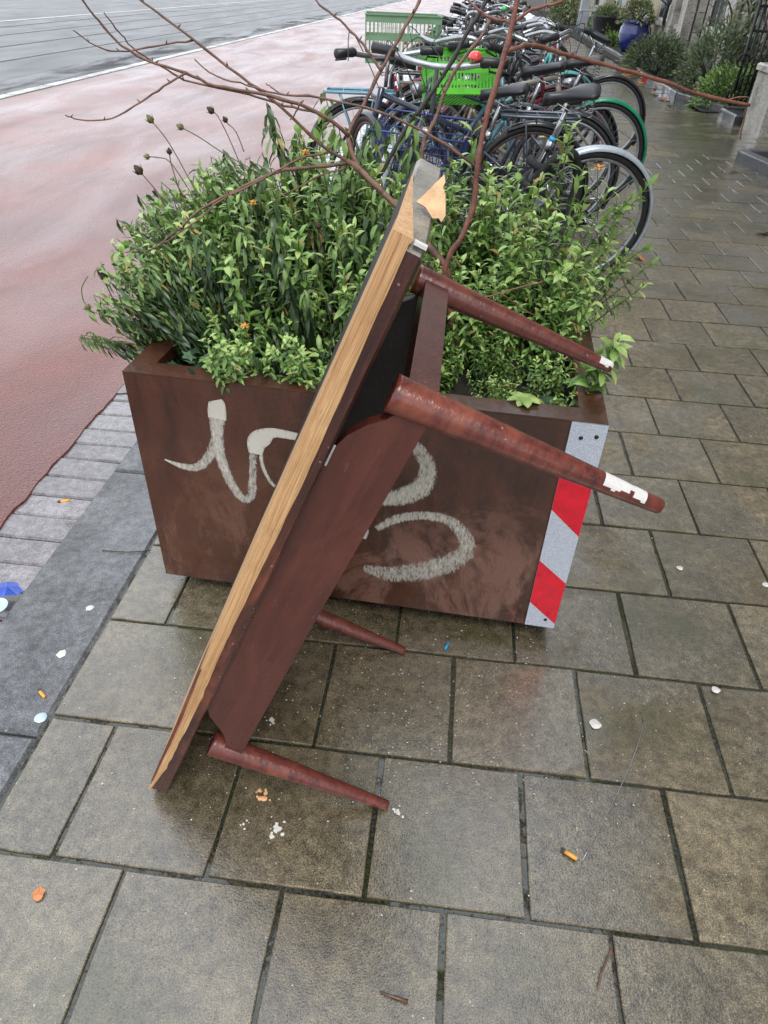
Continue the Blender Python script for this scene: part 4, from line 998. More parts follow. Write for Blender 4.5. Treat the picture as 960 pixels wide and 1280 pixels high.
    case = [(x-.0, R0+z_) for x, z_ in [( .045*math.cos(rad(90+20*i)), .045*math.sin(rad(90+20*i))) for i in range(10)]]+[(.44+.085*math.cos(rad(-90+20*i)), .29+.085*math.sin(rad(-90+20*i))) for i in range(10)]
    if detail: mb.prism(case, lambda a, b_, d: (a, d, b_), -.066, -.042); mb.build('chain_case', M['plastic'] if frame != 'sky_blue' else M['blk'], b)
    mb = MB().tube([(.44, -.07, .29), (.44, .07, .29)], .012, 8); ca, sa = .14, .09
    mb.tube([(.44, -.078, .29), (.44+ca, -.085, .29-sa)], .008, 6).tube([(.44, .078, .29), (.44-ca, .085, .29+sa)], .008, 6); cr = mb.build('crank', M['steel'], b)
    for s_ in (-1, 1):
        x, z_ = .44-s_*ca*1, .29+s_*sa
        MB().box((x-.045, s_*.095 if s_ > 0 else -.18, z_-.012), (x+.045, .18 if s_ > 0 else -.095, z_+.012), ch=.003).build('pedal', M['plastic'], cr)
    MB().tube([(.36, .06, .25), (.30, .19, .01)], .008, 6).build('kickstand', M['steel'], b)
    if guard:
        mb = MB(); g_pts = [(0, R0)]+[((R_+.03)*math.cos(rad(a)), R0+(R_+.03)*math.sin(rad(a))) for a in range(80, 200, 10)]
        for s_ in (-1, 1): mb.prism(g_pts, lambda a, b_, d: (a, d, b_), s_*.034, s_*.037)
        mb.build('skirt_guard', M['blk'], b)
    if basket:
        bc = H((1.07, 0, .72)); mb = MB(); sx, sy, hh = .16, .21, .27
        Mb = Matrix.Translation(bc) @ Matrix.Rotation(steer, 4, 'Z')
        def ring(z_, k): return [Mb @ Vector(p) for p in [(-sx*k, -sy*k, z_), (sx*k, -sy*k, z_), (sx*k, sy*k, z_), (-sx*k, sy*k, z_)]]
        for q, r_ in ((0, .0035), (.25, .0024), (.5, .0024), (.75, .0024), (1, .005)): mb.tube(ring(-hh/2+hh*q, .8+.2*q), r_, 5, close=True)
        for k in range(13):
            q = -1+2*k/12
            for s_ in (-1, 1):
                mb.tube([Mb @ Vector((s_*sx*.8, q*sy*.8, -hh/2)), Mb @ Vector((s_*sx, q*sy, hh/2))], .0023, 4, cap=False)
                mb.tube([Mb @ Vector((q*sx*.8, s_*sy*.8, -hh/2)), Mb @ Vector((q*sx, s_*sy, hh/2))], .0023, 4, cap=False)
            mb.tube([Mb @ Vector((-sx*.8, q*sy*.8, -hh/2)), Mb @ Vector((sx*.8, q*sy*.8, -hh/2))], .0023, 4, cap=False)
        mb.build('basket', M[basket], b)
    if lock:
        mb = MB(); pts = []
        for i in range(34):
            a = i/33*2*math.pi*1.0; pts.append((.22+.13*math.cos(a+.6), .05+.035*math.sin(2*a), .47+.22*math.sin(a)+.10*math.cos(a)))
        mb.tube(pts, [.022+.004*math.sin(i*1.9) for i in range(34)], 9, close=True)
        pts = [(.30+.06*math.cos(t_), .05*math.sin(t_)*1.2, .66-t_*.018) for t_ in [k*.5 for k in range(26)]]
        mb.tube(pts, .02, 8)
        lo = mb.build('lock_sleeve', M['lock'], b); MB().box((.36, .03, .32), (.42, .07, .38), ch=.008).build('padlock', M['alu'], lo)
    return b
PI = math.pi
def crate(label, Mx, mat, sx=.20, sy=.15, h=.24):
    mb = MB(); t_ = .004
    def bx(a, b_): mb.box(a, b_)
    for s_ in (-1, 1):
        # lattice walls: rails and slats with real gaps
        for z0, z1 in ((0, .035), (h*.48, h*.58), (h-.04, h)):
            bx((-sx, s_*sy-t_/2, z0), (sx, s_*sy+t_/2, z1)); bx((s_*sx-t_/2, -sy, z0), (s_*sx+t_/2, sy, z1))
        n = 18
        for k in range(n+1):
            x = -sx+2*sx*k/n; bx((x-.003, s_*sy-t_*.7, 0), (x+.003, s_*sy+t_*.7, h-.005))
        for k in range(13):
            y_ = -sy+2*sy*k/12; bx((s_*sx-t_*.7, y_-.003, 0), (s_*sx+t_*.7, y_+.003, h-.005))
        bx((-sx-.007, s_*(sy+.003)-.006, h-.001), (sx+.007, s_*(sy+.003)+.006, h+.006)); bx((s_*(sx+.003)-.006, -sy-.003, h-.0015), (s_*(sx+.003)+.006, sy+.003, h+.0055))
    for k in range(14): x = -sx+2*sx*(k+.5)/14; bx((x-.008, -sy, 0), (x+.008, sy, .005))
    o = mb.build('plastic_crate', mat); o.matrix_world = Mx
    return tag(o, label, 'crate')
bikes = []
# nearest: silver fender, wheel towards the pavement, heading to the road (-x)
bike('nearest black bicycle with silver rear mudguard, black saddle and thick black chain lock', (.665, 4.03, 0), PI+rad(12), lean=rad(-8), steer=rad(70), frame='blk', style='step', fender='silverfender', rimm='alu', ring='cyan', lock=True, bell='redbell', bell_side=1, bars='alu', bar_style='flat', basket='basket_m', tail=False, saddle_h=.94, barh=1.05)
bike('dark bicycle with slate tubular luggage rack and brown rusty wheel rim behind the nearest bicycle', (.40, 4.62, 0), PI+rad(6), lean=rad(-4), steer=rad(-68), wb=1.0, frame='navy', style='diamond', fender='blk', rimm='brownrim', rack='slate', tail=False, saddle_h=.86, barh=1.0, bar_style='flat')
bike('black bicycle with chrome handlebar between the slate rack and the green mudguard', (.66, 5.05, 0), PI+rad(2), lean=rad(4), steer=rad(40), wb=1.0, frame='slate', style='diamond', rimm='alu', fender='blk', tail=False, saddle_h=.93, barh=1.04)
bike('bicycle with bright green rear mudguard next to the pavement', (.98, 5.85, 0), PI+rad(5), lean=rad(-3), steer=rad(14), frame='cream', style='step', fender='green', rimm='alu', saddle_h=.93, tail=False, bars='alu')
bike('black bicycle with black mudguard, rear lamp and twisted saddle facing up', (1.30, 7.55, 0), PI+rad(5), lean=rad(2), steer=rad(20), frame='blk', style='step', fender='blk', saddle_h=1.0, saddle_tilt=rad(-32), bars='steel')
bike('light blue bicycle with blue luggage rack, red lamp and sprung saddle at the road side', (-.70, 5.2, -.0), rad(8), lean=rad(3), steer=rad(-20), frame='sky_blue', style='step', fender='blk', rack='sky_blue', saddle_h=.93, springs=True)
bike('bicycle with cream frame standing behind the blue one', (-.28, 5.75, 0), rad(4), lean=rad(-4), steer=rad(15), frame='cream', style='diamond', fender='blk', rack='cream', saddle_h=.95)
bike('maroon bicycle with silver handlebar carrying the lime crate', (-.35, 6.5, 0), rad(6), lean=rad(2), steer=rad(-12), frame='maroon', style='mixte', fender='maroon', rack='blk', saddle_h=.93)
bike('dark bicycle with round green bell on its chrome handlebar', (.98, 8.5, 0), PI+rad(4), lean=rad(-2), steer=rad(-25), frame='blk', style='step', fender='blk', bell='greenbell', saddle_h=.95, barh=1.08, tail=False)
bike('bicycle with teal frame in the middle of the row', (-.2, 7.6, 0), rad(5), lean=rad(3), steer=rad(12), frame='teal', style='step', fender='teal', saddle_h=.95)
R = random.Random(21)
cols = ['blk', 'navy', 'slate', 'maroon', 'blk', 'cream', 'blk', 'teal']
names_ = {'blk': 'black', 'navy': 'navy blue', 'slate': 'slate grey', 'maroon': 'maroon', 'cream': 'champagne', 'teal': 'teal'}
far_l = ['small and far off in the row, %s frame, its handlebar turned to the pavement', 'far %s bicycle deep in the row, facing the houses']
y = 9.1; i = 0
while y < 19:
    c_ = cols[i % 8]; right = i % 2 == 0
    where = ['first', 'second', 'third', 'fourth', 'fifth', 'sixth', 'seventh', 'eighth', 'ninth', 'tenth', 'eleventh', 'twelfth', 'thirteenth', 'fourteenth', 'fifteenth', 'sixteenth', 'seventeenth', 'eighteenth', 'nineteenth', 'twentieth', 'twenty-first', 'twenty-second'][i]
    bike('%s bicycle, %s past the green bell, %s' % (names_[c_], where, 'facing the road' if right else 'facing the houses'),
         ((.95 if right else -.4)+R.uniform(-.2, .2), y, 0), (PI if right else 0)+rad(R.uniform(-6, 10)), lean=rad(R.uniform(-5, 5)), steer=rad(R.uniform(-30, 30)), frame=c_, style=R.choice(['step', 'diamond', 'mixte']),
         fender=c_, rack=R.choice([None, 'blk', 'alu']), saddle_h=R.uniform(.9, 1.0), barh=R.uniform(1.0, 1.12), detail=False, bar_style=R.choice(['swept', 'flat']))
    y += R.uniform(.42, .58); i += 1
crate('pale green plastic crate on the rear of the bicycles by the road', Matrix.Translation((-.50, 5.75, .88)) @ Matrix.Rotation(rad(8), 4, 'Z'), M['crate_pale'], .25, .19, .27)
crate('bright lime green plastic crate tilted between the handlebars', Matrix.Translation((-.06, 5.15, .74)) @ Matrix.Rotation(rad(20), 4, 'Z') @ Matrix.Rotation(rad(-18), 4, 'X'), M['crate_lime'])

# ================================================================ HOUSES AND FRONT GARDENS (right)
def gp(x, y, z=0):
    d = fwd+rt2*((x-480)/856.08)-up2*((y-640)/856.08); t_ = (z-1.3378)/d.z
    return Vector((0, 0, 1.3378))+d*t_
R = random.Random(3)
FX = 4.75
house_spans = [(-6, 6.0, 'facade_stone'), (6.0, 13.6, 'facade_stone'), (13.6, 21, 'facade_stone'), (21, 28, 'cream_wall'), (28, 36, 'white_wall'), (36, 46, 'cream_wall'), (46, 60, 'facade_stone')]
hl = ['grey stone house nearest the camera at the right edge', 'grey stone house with black iron stair railing', 'house with rusticated stone piers and climbing plants', 'house with cream rendered front behind the blue pot', 'white rendered house beyond the cream one', 'second cream house far along the street', 'last stone house at the far end of the street']
for hi, ((y0, y1, mt), lb) in enumerate(zip(house_spans, hl)):
    hs_ = thing('house', lb, 'house', (FX, (y0+y1)/2, 0))
    def hb(name, a, b_, m, ch=0, par=None):
        c0 = Vector((FX, (y0+y1)/2, 0)); return MB().box(tuple(Vector(a)-c0), tuple(Vector(b_)-c0), ch=ch).build(name, m, par or hs_)
    hb('wall', (FX, y0+.01, -.1), (FX+6, y1-.01, 13.5), M[mt])
    ny = max(1, int((y1-y0)/2.3)); st = (y1-y0)/ny
    # rusticated stone piers, block by block on the lowest part
    for k in range(ny+1):
        yc = y0+k*st
        if k == ny: yc -= .28
        if k == 0: yc += .28
        z_ = 0.0
        for q in range(9 if 10 < yc < 23 else 3):
            hh_ = .34 if 10 < yc < 23 else 1.0
            if mt == 'facade_stone': hb('stone_block', (FX-.16, yc-.24, z_+.006), (FX-.001, yc+.24, z_+hh_-.006), M['facade_stone'])
            z_ += hh_
    for fl_ in range(4):
        for k in range(ny):
            yc = y0+(k+.5)*st; z0 = .75+fl_*3.2; 
            w_ = hb('window', (FX-.03, yc-.55, z0), (FX-.001, yc+.55, z0+1.9), M['frame_white'], par=hs_)
            for a in (0, 1):
                for b_ in (0, 1): hb('pane', (FX-.036, yc-.48+a*.5, z0+.07+b_*.9), (FX-.0305, yc-.02+a*.5, z0+.88+b_*.93), M['glass'], par=w_).parent = w_
            hb('sill', (FX-.12, yc-.62, z0-.09), (FX-.001, yc+.62, z0-.005), M['facade_stone'])
    hb('plinth', (FX-.10, y0+.02, -.1), (FX-.002, y1-.02, .42), M['dark_stone'] if mt != 'cream_wall' else M['facade_stone'])
    hb('cornice', (FX-.35, y0+.02, 13.3), (FX-.002, y1-.02, 13.6), M['frame_white'])
# garden strip ground
sheet('garden_bed', 3.3, FX, 11.62, 60, .012, M['soil'])
def edging(pts, w=.09, h=.10, name='garden_edging'):
    e = tag(MB().box((0, 0, -.02), (.001, .001, -.019)).build(name, M['joint']), kind='structure')
    for a, b_ in zip(pts, pts[1:]):
        a = Vector((*a, 0)); b_ = Vector((*b_, 0)); L = (b_-a).length; n = max(1, round(L/.8)); ang = math.atan2(b_.y-a.y, b_.x-a.x)
        for k in range(n):
            o = MB().box((.004, -w/2, -.05), (L/n-.004, w/2, h), ch=.012).build('edging_stone', M['garden_edge'], e)
            o.location = a+(b_-a)*k/n; o.rotation_euler = (0, 0, ang)
    return e
edging([(3.28, 13.0), (3.36, 16.5), (3.6, 21.0), (3.75, 30)])
edging([(3.28, 12.95), (3.62, 11.6), (4.6, 11.6)])
edging([(2.95, 7.05), (2.80, 8.0), (2.86, 8.1), (3.7, 8.2)], .12, .11)
# stoop: black steps, light stone cheek wall, iron railing
def stone(name, label, cat, a, b_, m, ch=.02):
    return tag(MB().box(a, b_, ch=ch).build(name, m), label, cat)
stone('step', 'low black glossy stone step at the foot of the stair', 'step', (3.46, 10.6, -.02), (3.76, 11.3, .11), M['dark_stone'])
stone('step', 'second black stone step behind the lowest one', 'step', (3.77, 10.65, -.02), (4.15, 11.28, .26), M['dark_stone'])
ck = thing('stair_wall', 'pale stone stair side wall at the right edge', 'wall', (3.5, 9.9, 0))
for k in range(4):
    MB().box((0+k*.42, -.18, -.02), (.41+k*.42, .5, .62+.06*k), ch=.02).build('stone_block', M['facade_stone'], ck)
MB().box((-.03, -.2, .625), (.44, .52, .70), ch=.02).build('coping', M['facade_stone'], ck)
rl = thing('iron_railing', 'black wrought iron gate with scrolls beside the stair', 'railing', (3.68, 11.65, 0))
for k in range(13):
    q = k/12; x = .0+.82*q
    MB().tube([(x, .0, .0), (x, .0, 1.28)], .013 if k % 3 else .02, 6).lathe([(.002, 1.28), (.022, 1.31), (.016, 1.34), (.002, 1.40)], 8, 0, Matrix.Translation((x, 0, 0))).build('bar', M['iron'], rl)
for z_ in (.12, .95, 1.22): MB().box((-.01, -.012, z_), (.84, .012, z_+.03)).build('rail', M['iron'], rl)
for cx, cz, s_ in ((.12, .35, .14), (-.02, .62, .10), (.33, .42, .14), (.55, .7, .12)):
    MB().tube([(cx+s_*(1-t_/26)*math.cos(t_*.42), -.03, cz+s_*(1-t_/26)*math.sin(t_*.42)) for t_ in range(24)], .010, 6).build('scroll', M['iron'], rl)
hr = thing('handrail', 'sloping black iron handrail above the pale stair wall', 'railing', (3.55, 9.8, 0))
MB().tube([(0, 0, .95), (.35, .02, 1.1), (1.2, .02, 1.75)], .024, 8).build('rail', M['iron'], hr)
for k in range(5): MB().tube([(.05+k*.28, .02, .66), (.05+k*.28, .02, 1.0+k*.19)], .012, 6).build('bar', M['iron'], hr)
MB().tube([(.2+.13*(1-t_/26)*math.cos(t_*.42), 0, .85+.13*(1-t_/26)*math.sin(t_*.42)) for t_ in range(24)], .010, 6).build('scroll', M['iron'], hr)

# garden shrubs
def bush_mesh(seed, rx, ry, rz, n, ll, lw, up=.3):
    R = random.Random(seed); mb = MB(); tones = []
    for k in range(n):
        th_ = R.uniform(0, 6.28); cz = R.uniform(-.15, 1); sr = math.sqrt(max(0, 1-cz*cz)); lump = 1+.16*math.sin(3*th_+seed)+.12*math.sin(7*th_+cz*5); q = R.uniform(.55, 1.0)**.5*lump
        nrm = Vector((sr*math.cos(th_), sr*math.sin(th_), cz)); p = Vector((nrm.x*rx*q, nrm.y*ry*q, max(.01, rz*.12+nrm.z*rz*q*.9)))
        d = (nrm+Vector((R.gauss(0, .5), R.gauss(0, .5), R.gauss(up, .4)))).normalized()
        leaf_geo(mb, tones, p, d, Vector((R.gauss(0, 1), R.gauss(0, 1), 1)).normalized(), ll*R.uniform(.6, 1.3), lw, .4, R.uniform(0, .75)+.25*(q > .9), 2)
    return mb, tones
def bush(name, label, loc, rx, ry, rz, n, ll, lw, mat, seed, cat='shrub', up=.3):
    t_ = thing(name, label, cat, loc); mb, tones = bush_mesh(seed, rx, ry, rz, n, ll, lw, up)
    me = mb.mesh('foliage', [mat], fix=False); me.attributes.new('tone', 'FLOAT', 'POINT').data.foreach_set('value', tones)
    o = link(bpy.data.objects.new('foliage', me), t_); o['kind'] = 'stuff'
    R = random.Random(seed+1); mb = MB()
    for k in range(9):
        a = R.uniform(0, 6.28); mb.tube([(0, 0, 0), (rx*.4*math.cos(a), ry*.4*math.sin(a), rz*.4), (rx*.8*math.cos(a), ry*.8*math.sin(a), rz*.7)], [.02, .012, .004], 5)
    mb.build('stems', M['bark_dark'], t_)['kind'] = 'stuff'
    return t_
bush('round_bush', 'rounded dark green bush at the pavement edge below the blue pot', (3.68, 16.9, .0), .62, .8, .62, 4800, .085, .012, M['leaf_shrub'], 4)
bush('grey_green_shrub', 'loose grey-green shrub in the garden bed against the stone piers', (3.95, 13.6, .0), .62, .9, .95, 4600, .09, .011, M['leaf_shrub'], 8)
bush('bright_green_shrub', 'small bright green bush beside the iron gate', (3.78, 12.15, .0), .42, .42, .52, 2600, .06, .010, M['leaf'], 12)
bush('wall_plants', 'yellow-green plants at the foot of the far white house', (4.2, 27.8, .0), .5, 1.6, .8, 1500, .14, .03, M['leaf'], 15)
bush('wall_plants', 'leafy plants at the far end of the pavement', (4.1, 41, .0), .5, 2.6, 1.4, 1500, .2, .05, M['leaf_climb'], 19)
bush('fern_tuft', 'green tuft growing between the two plant pots', (4.1, 25.2, .0), .28, .3, .3, 500, .10, .02, M['leaf'], 23)
# climbing plant: twisted stems with sparse leaves
cl = thing('climbing_plant', 'leggy climbing plant with twisted pale stems on the stone piers', 'climbing plant', (4.35, 13.6, 0))
R = random.Random(31); mbs = []; lm = MB(); tones = []
for k in range(13):
    y0 = -1.3+2.9*k/12; x0 = R.uniform(-.15, .18); pts = [(x0, y0, 0)]; 
    for j in range(1, 10): pts.append((x0+R.gauss(0, .05)+.1*math.sin(j), y0+R.gauss(0, .06)+.05*j*R.choice((-1, 1))*.4, j*.36))
    MB().tube(smooth_pts(pts, 3), [.022*(1-.5*i/28) for i in range(28)], 6).build('stem', M['bark' if k % 3 else 'bark_dark'], cl)
    for j in range(120):
        q = R.randrange(1, 9); p = Vector(pts[q]).lerp(Vector(pts[q+1 if q < 9 else q]), R.random())+Vector((R.gauss(-.03, .08), R.gauss(0, .1), R.gauss(0, .08)))
        leaf_geo(lm, tones, p, Vector((R.gauss(-.4, .6), R.gauss(0, .7), R.gauss(-.1, .5))), Vector((-.5, 0, 1)), R.uniform(.05, .11), .022, .8, R.uniform(0, 1), 3)
me = lm.mesh('foliage', [M['leaf_climb']], fix=False); me.attributes.new('tone', 'FLOAT', 'POINT').data.foreach_set('value', tones)
o = link(bpy.data.objects.new('foliage', me), cl); o['kind'] = 'stuff'
tl = thing('trellis', 'thin black iron trellis arch standing left of the climbing plant', 'trellis', (4.05, 15.4, 0))
for a in (-.22, .22): MB().tube([(0, a, 0), (0, a, 2.2)], .014, 6).build('post', M['iron'], tl)
for k in range(11): MB().tube([(0, -.22, .15+k*.2), (0, .22, .2+k*.2)], .008, 5).build('rung', M['iron'], tl)
# pots
def pot(name, label, loc, prof, mat, cat='plant pot'):
    t_ = thing(name, label, cat, loc); MB().lathe(prof, 26).build('pot', mat, t_)
    MB().lathe([(prof[-1][0]*.98, prof[-1][1]-.03), (.01, prof[-1][1]-.02)], 20).build('soil', M['soil'], t_); return t_
pot('blue_pot', 'large glazed cobalt blue plant pot', (4.25, 22.9, 0), [(.25, 0), (.36, .16), (.42, .38), (.40, .56), (.34, .62), (.40, .66), (.40, .72), (.33, .72), (.31, .64)], M['blue_glaze'])
pot('black_pot', 'round black plant pot with dry grass', (4.05, 26.8, 0), [(.34, 0), (.42, .3), (.46, .62), (.48, .64), (.48, .70), (.42, .70), (.40, .6)], M['plastic'])
bush('dry_grass', 'dry brown grass tuft growing in the black pot', (4.05, 26.8, .62), .44, .44, .3, 900, .12, .008, M['leaf_climb'], 41, 'grass', .6)
bush('flowering_plant', 'pink and green flowering plant in the blue pot', (4.25, 22.9, .64), .42, .42, .5, 900, .10, .02, M['leaf_climb'], 43, 'plant')
fp = MB(); R = random.Random(2)
for k in range(34):
    p = Vector((4.1+R.uniform(-.3, .1), 22.9+R.uniform(-.4, .2), 1.0+R.uniform(-.12, .25)))
    for a in range(5): q = Vector((math.cos(a*1.26), math.sin(a*1.26), .3))*.045; s2 = Vector((-q.y, q.x, 0))*.4; fp.add([p, p+q*.6+s2, p+q, p+q*.6-s2], [(0, 1, 2, 3)])
tag(fp.build('pink_blossoms', M['pink'], fix=False), 'pink blossoms above the rim of the blue pot', 'flowers', kind='stuff')
# small bare tree by the pots
bt = thing('small_tree', 'small bare tree with crooked trunk growing behind the blue pot', 'tree', (4.5, 20.4, 0))
def limb(p, d, L, r_, dep, R, par):
    pts = [Vector(p)]; d = Vector(d).normalized()
    for j in range(5): d = (d+Vector((R.gauss(0, .18), R.gauss(0, .18), .06))).normalized(); pts.append(pts[-1]+d*L/5)
    MB().tube(pts, [r_*(1-.35*j/5) for j in range(6)], 6).build('trunk' if dep == 0 else 'limb', M['bark_dark'], par)
    if dep < 3:
        for k in range(3): limb(pts[2+k], (d+Vector((R.gauss(0, .8), R.gauss(0, .8), R.gauss(.1, .3)))), L*.62, r_*.55, dep+1, R, par)
limb((0, 0, 0), (-.1, 0, 1), 1.7, .045, 0, random.Random(4), bt)
# stool
stl = thing('stool', 'small grey plastic stool standing by the wall', 'stool', (4.0, 31.5, 0))
MB().box((-.28, -.28, .66), (.28, .28, .72), ch=.02).build('seat', M['grey_plastic'], stl)
for a in (-1, 1):
    for b_ in (-1, 1): MB().tube([(a*.28, b_*.28, 0), (a*.22, b_*.22, .67)], .04, 6).build('leg', M['grey_plastic'], stl)
# light pillars between the far gardens
for (x, y_, w_, m_, lb) in ((4.25, 29.5, .5, 'cream_wall', 'broad cream rendered pier behind the black pot'), (4.2, 35.5, .5, 'white_wall', 'white rendered pier left of the stool'), (4.35, 18.6, .45, 'facade_stone', 'tan stone pier right of the blue pot')):
    tag(MB().box((x, y_-w_/2, -.02), (FX-.2, y_+w_/2, 2.8), ch=.02).build('pier', M[m_]), lb, 'pier')

# ================================================================ LITTER
def lit(name, label, cat, mb, mat, xy, z=.003, rz=0, sc=1.0, group=None, fix=True):
    o = mb.build(name, mat, fix=fix); o.location = gp(xy[0], xy[1], z); o.rotation_euler = (0, 0, rz); o.scale = (sc,)*3; return tag(o, label, cat, group)
def disc(r_, h=.0015, n=14, seed=0, j=.12):
    R = random.Random(seed); pts = [(r_*(1+R.uniform(-j, j))*math.cos(2*math.pi*i/n), r_*(1+R.uniform(-j, j))*math.sin(2*math.pi*i/n)) for i in range(n)]
    mb = MB(); vs = [(x, y, 0) for x, y in pts]+[(x*.8, y*.8, h) for x, y in pts]
    return mb.add(vs, [(i, (i+1) % n, (i+1) % n+n, i+n) for i in range(n)]+[tuple(range(n, 2*n))], 0, True)
for i, ((x, y_), r_, lb) in enumerate([((895, 862), .010, 'round white gum spot on the paver below the right edge plate'), ((850, 710), .010, 'round white gum spot to the right of the table leg'), ((958, 731), .011, 'white gum spot cut by the right edge of the picture'),
    ((51, 897), .014, 'round pale bottle cap lying on the kerb joint'), ((77, 817), .012, 'white blotch on the kerb stone nearest the planter'), ((112, 760), .010, 'pale blotch on the kerb stone beside the planter'), ((744, 905), .013, 'crumbly white bit on the paver joint')]):
    lit('bottle_cap' if i == 3 else 'gum_spot', lb, 'bottle cap' if i == 3 else 'gum spot', disc(r_, .003 if i == 3 else .0012, seed=i, j=.04 if i == 3 else .2), M['white_litter'] if i != 3 else M['pale_litter'], (x, y_))
def crumpled(seed, n, s_, zs=.35):
    R = random.Random(seed); mb = MB()
    for k in range(n):
        c_ = Vector((R.gauss(0, s_*.5), R.gauss(0, s_*.6), 0)); r_ = s_*R.uniform(.15, .4); nn = 7
        vs = [c_+Vector((r_*R.uniform(.6, 1.2)*math.cos(6.28*i/nn), r_*R.uniform(.6, 1.2)*math.sin(6.28*i/nn), 0)) for i in range(nn)]+[c_+Vector((0, 0, r_*zs))]
        mb.add(vs, [(i, (i+1) % nn, nn) for i in range(nn)], 0, True)
    return mb
lit('food_scrap', 'orange and white food scrap on the paver under the lower table leg', 'food scrap', crumpled(2, 9, .016), M['chip_wood'], (327, 995))
lit('orange_peel', 'bright orange bit in the middle of the food scrap', 'food scrap', crumpled(3, 4, .009, .9), M['orange_leaf'], (326, 993), .006)
lit('bird_dropping', 'white smear of bird dropping below the orange scrap', 'dropping', crumpled(5, 9, .016, .1), M['white_litter'], (347, 1040))
lit('bird_dropping', 'small white dropping left of the larger smear', 'dropping', crumpled(6, 4, .009, .1), M['white_litter'], (306, 1030))
lit('paper_scrap', 'crumpled grey paper scrap under the table', 'paper', crumpled(7, 8, .013, .6), M['white_litter'], (338, 902))
lit('white_scratch', 'white chalky spot at the tip of the lower near table leg', 'mark', crumpled(8, 6, .012, .05), M['white_litter'], (497, 1018), .0025)
o = starleaf('fallen_leaf', gp(800, 322, .012), .038, M['orange_leaf'], (.25, .2, .8)); tag(o, 'orange fallen leaf on the pavers by the bicycle wheel', 'leaf')
o = starleaf('fallen_leaf', gp(48, 1118, .006), .012, M['orange_leaf'], (.1, .1, .3)); tag(o, 'tiny orange leaf on the paver at the lower left', 'leaf')
o = starleaf('fallen_leaf', gp(955, 290, .012), .045, M['brown_leaf'], (.2, .1, 2.)); tag(o, 'brown leaf in the joint at the right edge', 'leaf')
o = starleaf('fallen_leaf', gp(918, 213, .012), .05, M['brown_leaf'], (.2, .1, 1.)); tag(o, 'brown leaf beside the raised dark edging', 'leaf')
for k in range(26):
    x = R.uniform(3.0, 3.6); y_ = R.uniform(12, 22); o = starleaf('fallen_leaf', (x if k % 2 else 2.9+R.uniform(0, .4), y_ if k % 2 else R.uniform(14, 19), .02), R.uniform(.04, .07), M['orange_leaf' if k % 3 else 'brown_leaf'], (R.uniform(-.3, .3), R.uniform(-.3, .3), R.uniform(0, 6)))
    tag(o, 'small fallen leaf on the pavers beside the front gardens', 'leaf', 'fallen leaves beside the front gardens')
# cigarette ends
def butt(label, xy, rz, s_=1):
    t_ = thing('cigarette_butt', label, 'cigarette end', gp(xy[0], xy[1], .006)); t_.rotation_euler = (0, 0, rz)
    MB().tube([(-.013*s_, 0, 0), (.012*s_, 0, 0)], .0042*s_, 10).build('filter', M['filter'], t_); MB().tube([(-.0125*s_, 0, 0), (-.019*s_, .001, 0), (-.022*s_, .001, 0)], [.0041*s_, .0038*s_, .002*s_], 8).build('burnt_end', M['ash'], t_)
butt('orange cigarette end on the paver at the foot of the thin wire', (714, 1069), rad(-28))
butt('cigarette end lying in the gutter', (82, 626), rad(25), 1.1); butt('squashed brown cigarette end on the kerb beside the bottle cap', (53, 868), rad(-35), .9)
wr = [gp(728, 1076, .004), gp(775, 985, .004)+Vector((0, 0, .03)), gp(795, 930, .004)+Vector((0, 0, .05)), gp(800, 890, .02)]
MBw = MB().tube(smooth_pts([tuple(p) for p in wr], 6), .0011, 5); tag(MBw.build('wire', M['steel']), 'thin bent wire rising from the cigarette end', 'wire')
tag(MB().tube(smooth_pts([tuple(gp(765, 1185, .004)), tuple(gp(752, 1215, .006)), tuple(gp(748, 1235, .004))], 5), [.002]*11, 5).build('twig', M['bark']), 'short pale twig in the joint at the lower right', 'twig')
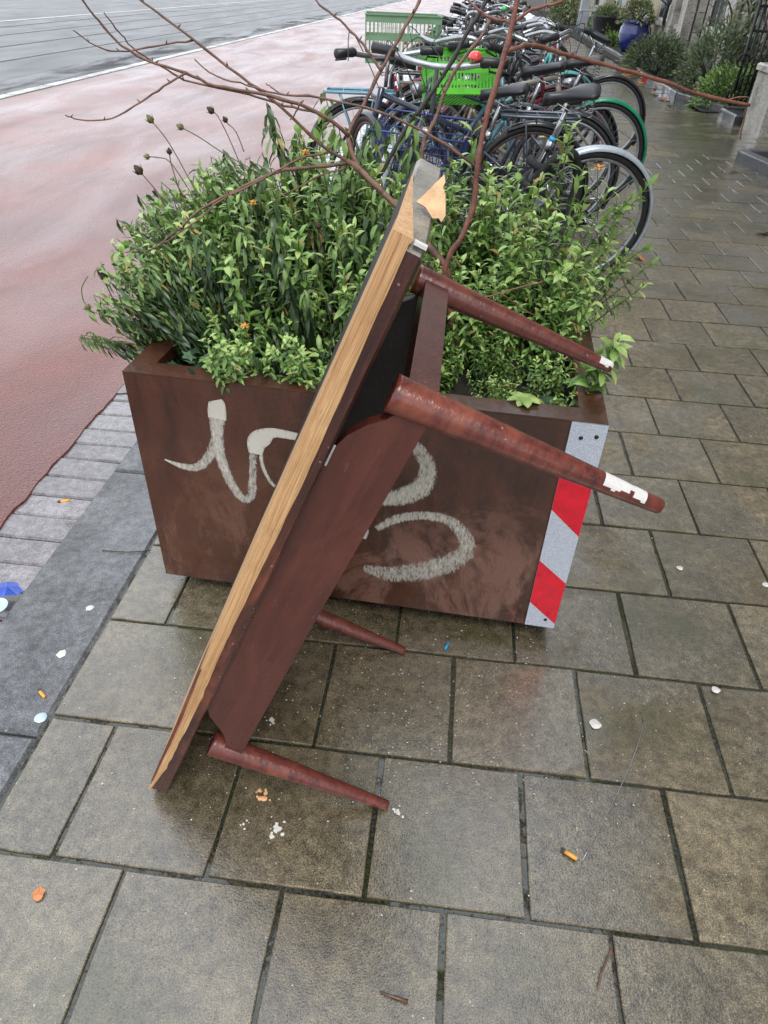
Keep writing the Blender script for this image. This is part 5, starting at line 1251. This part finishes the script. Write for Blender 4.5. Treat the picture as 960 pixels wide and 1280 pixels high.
tag(MB().tube([tuple(gp(475, 1240, .004)), tuple(gp(510, 1252, .005))], [.0015, .003], 5).build('twig', M['bark']), 'tiny twig on the paver at the bottom of the picture', 'twig')
tag(MB().tube(smooth_pts([tuple(gp(128, 688, .004)), tuple(gp(160, 690, .006)), tuple(gp(188, 688, .004))], 4), .0016, 5).build('straw', M['dead']), 'thin dry straw on the kerb beside the planter foot', 'straw')
tag(MB().tube([tuple(gp(556, 812, .004)), tuple(gp(561, 803, .008))], .0035, 6).build('plastic_bit', M['cyan_litter']), 'bright blue plastic bit in the joint under the planter', 'plastic bit')
# crumpled blue wrapper with a pale tray at the left edge
wp = gp(12, 740, -.02)
mb = MB(); R = random.Random(6); vs = [(.04*math.cos(a)*R.uniform(.6, 1.2), .03*math.sin(a)*R.uniform(.6, 1.2), R.uniform(0, .022)) for a in [k*.63 for k in range(10)]]+[(0, 0, .022)]
o = mb.add(vs, [(i, (i+1) % 10, 10) for i in range(10)], 0, False).build('blue_wrapper', M['blue_litter'], fix=False); o.location = wp; tag(o, 'crumpled royal blue wrapper in the gutter at the left edge', 'wrapper')
o = MB().lathe([(.022, 0), (.028, .010), (.031, .012), (.026, .008), (.02, .003)], 20).build('pale_lid', M['pale_litter']); o.location = gp(-4, 762, .002)+Vector((0, 0, .002)); tag(o, 'pale blue plastic lid cut by the left edge of the picture', 'lid')
# small white crumbs and grit scattered on the paving
mb = MB(); R = random.Random(77)
for k in range(1100):
    x = R.uniform(-.8, 2.0); y_ = R.uniform(.3, 3.2)
    if R.random() < .5: x = R.gauss(.0, .3); y_ = R.gauss(1.0, .22)
    s_ = R.uniform(.0008, .0026); a = R.uniform(0, 6.28)
    mb.add([(x+s_*math.cos(a+k2*2.1)*R.uniform(.6, 1.4), y_+s_*math.sin(a+k2*2.1), .0022) for k2 in range(3)]+[(x, y_, .0022+s_*.7)], [(0, 1, 3), (1, 2, 3), (2, 0, 3)])
tag(mb.build('white_grit', M['white_litter'], fix=False), 'white grit scattered over the pavers around the table', 'grit', kind='stuff')
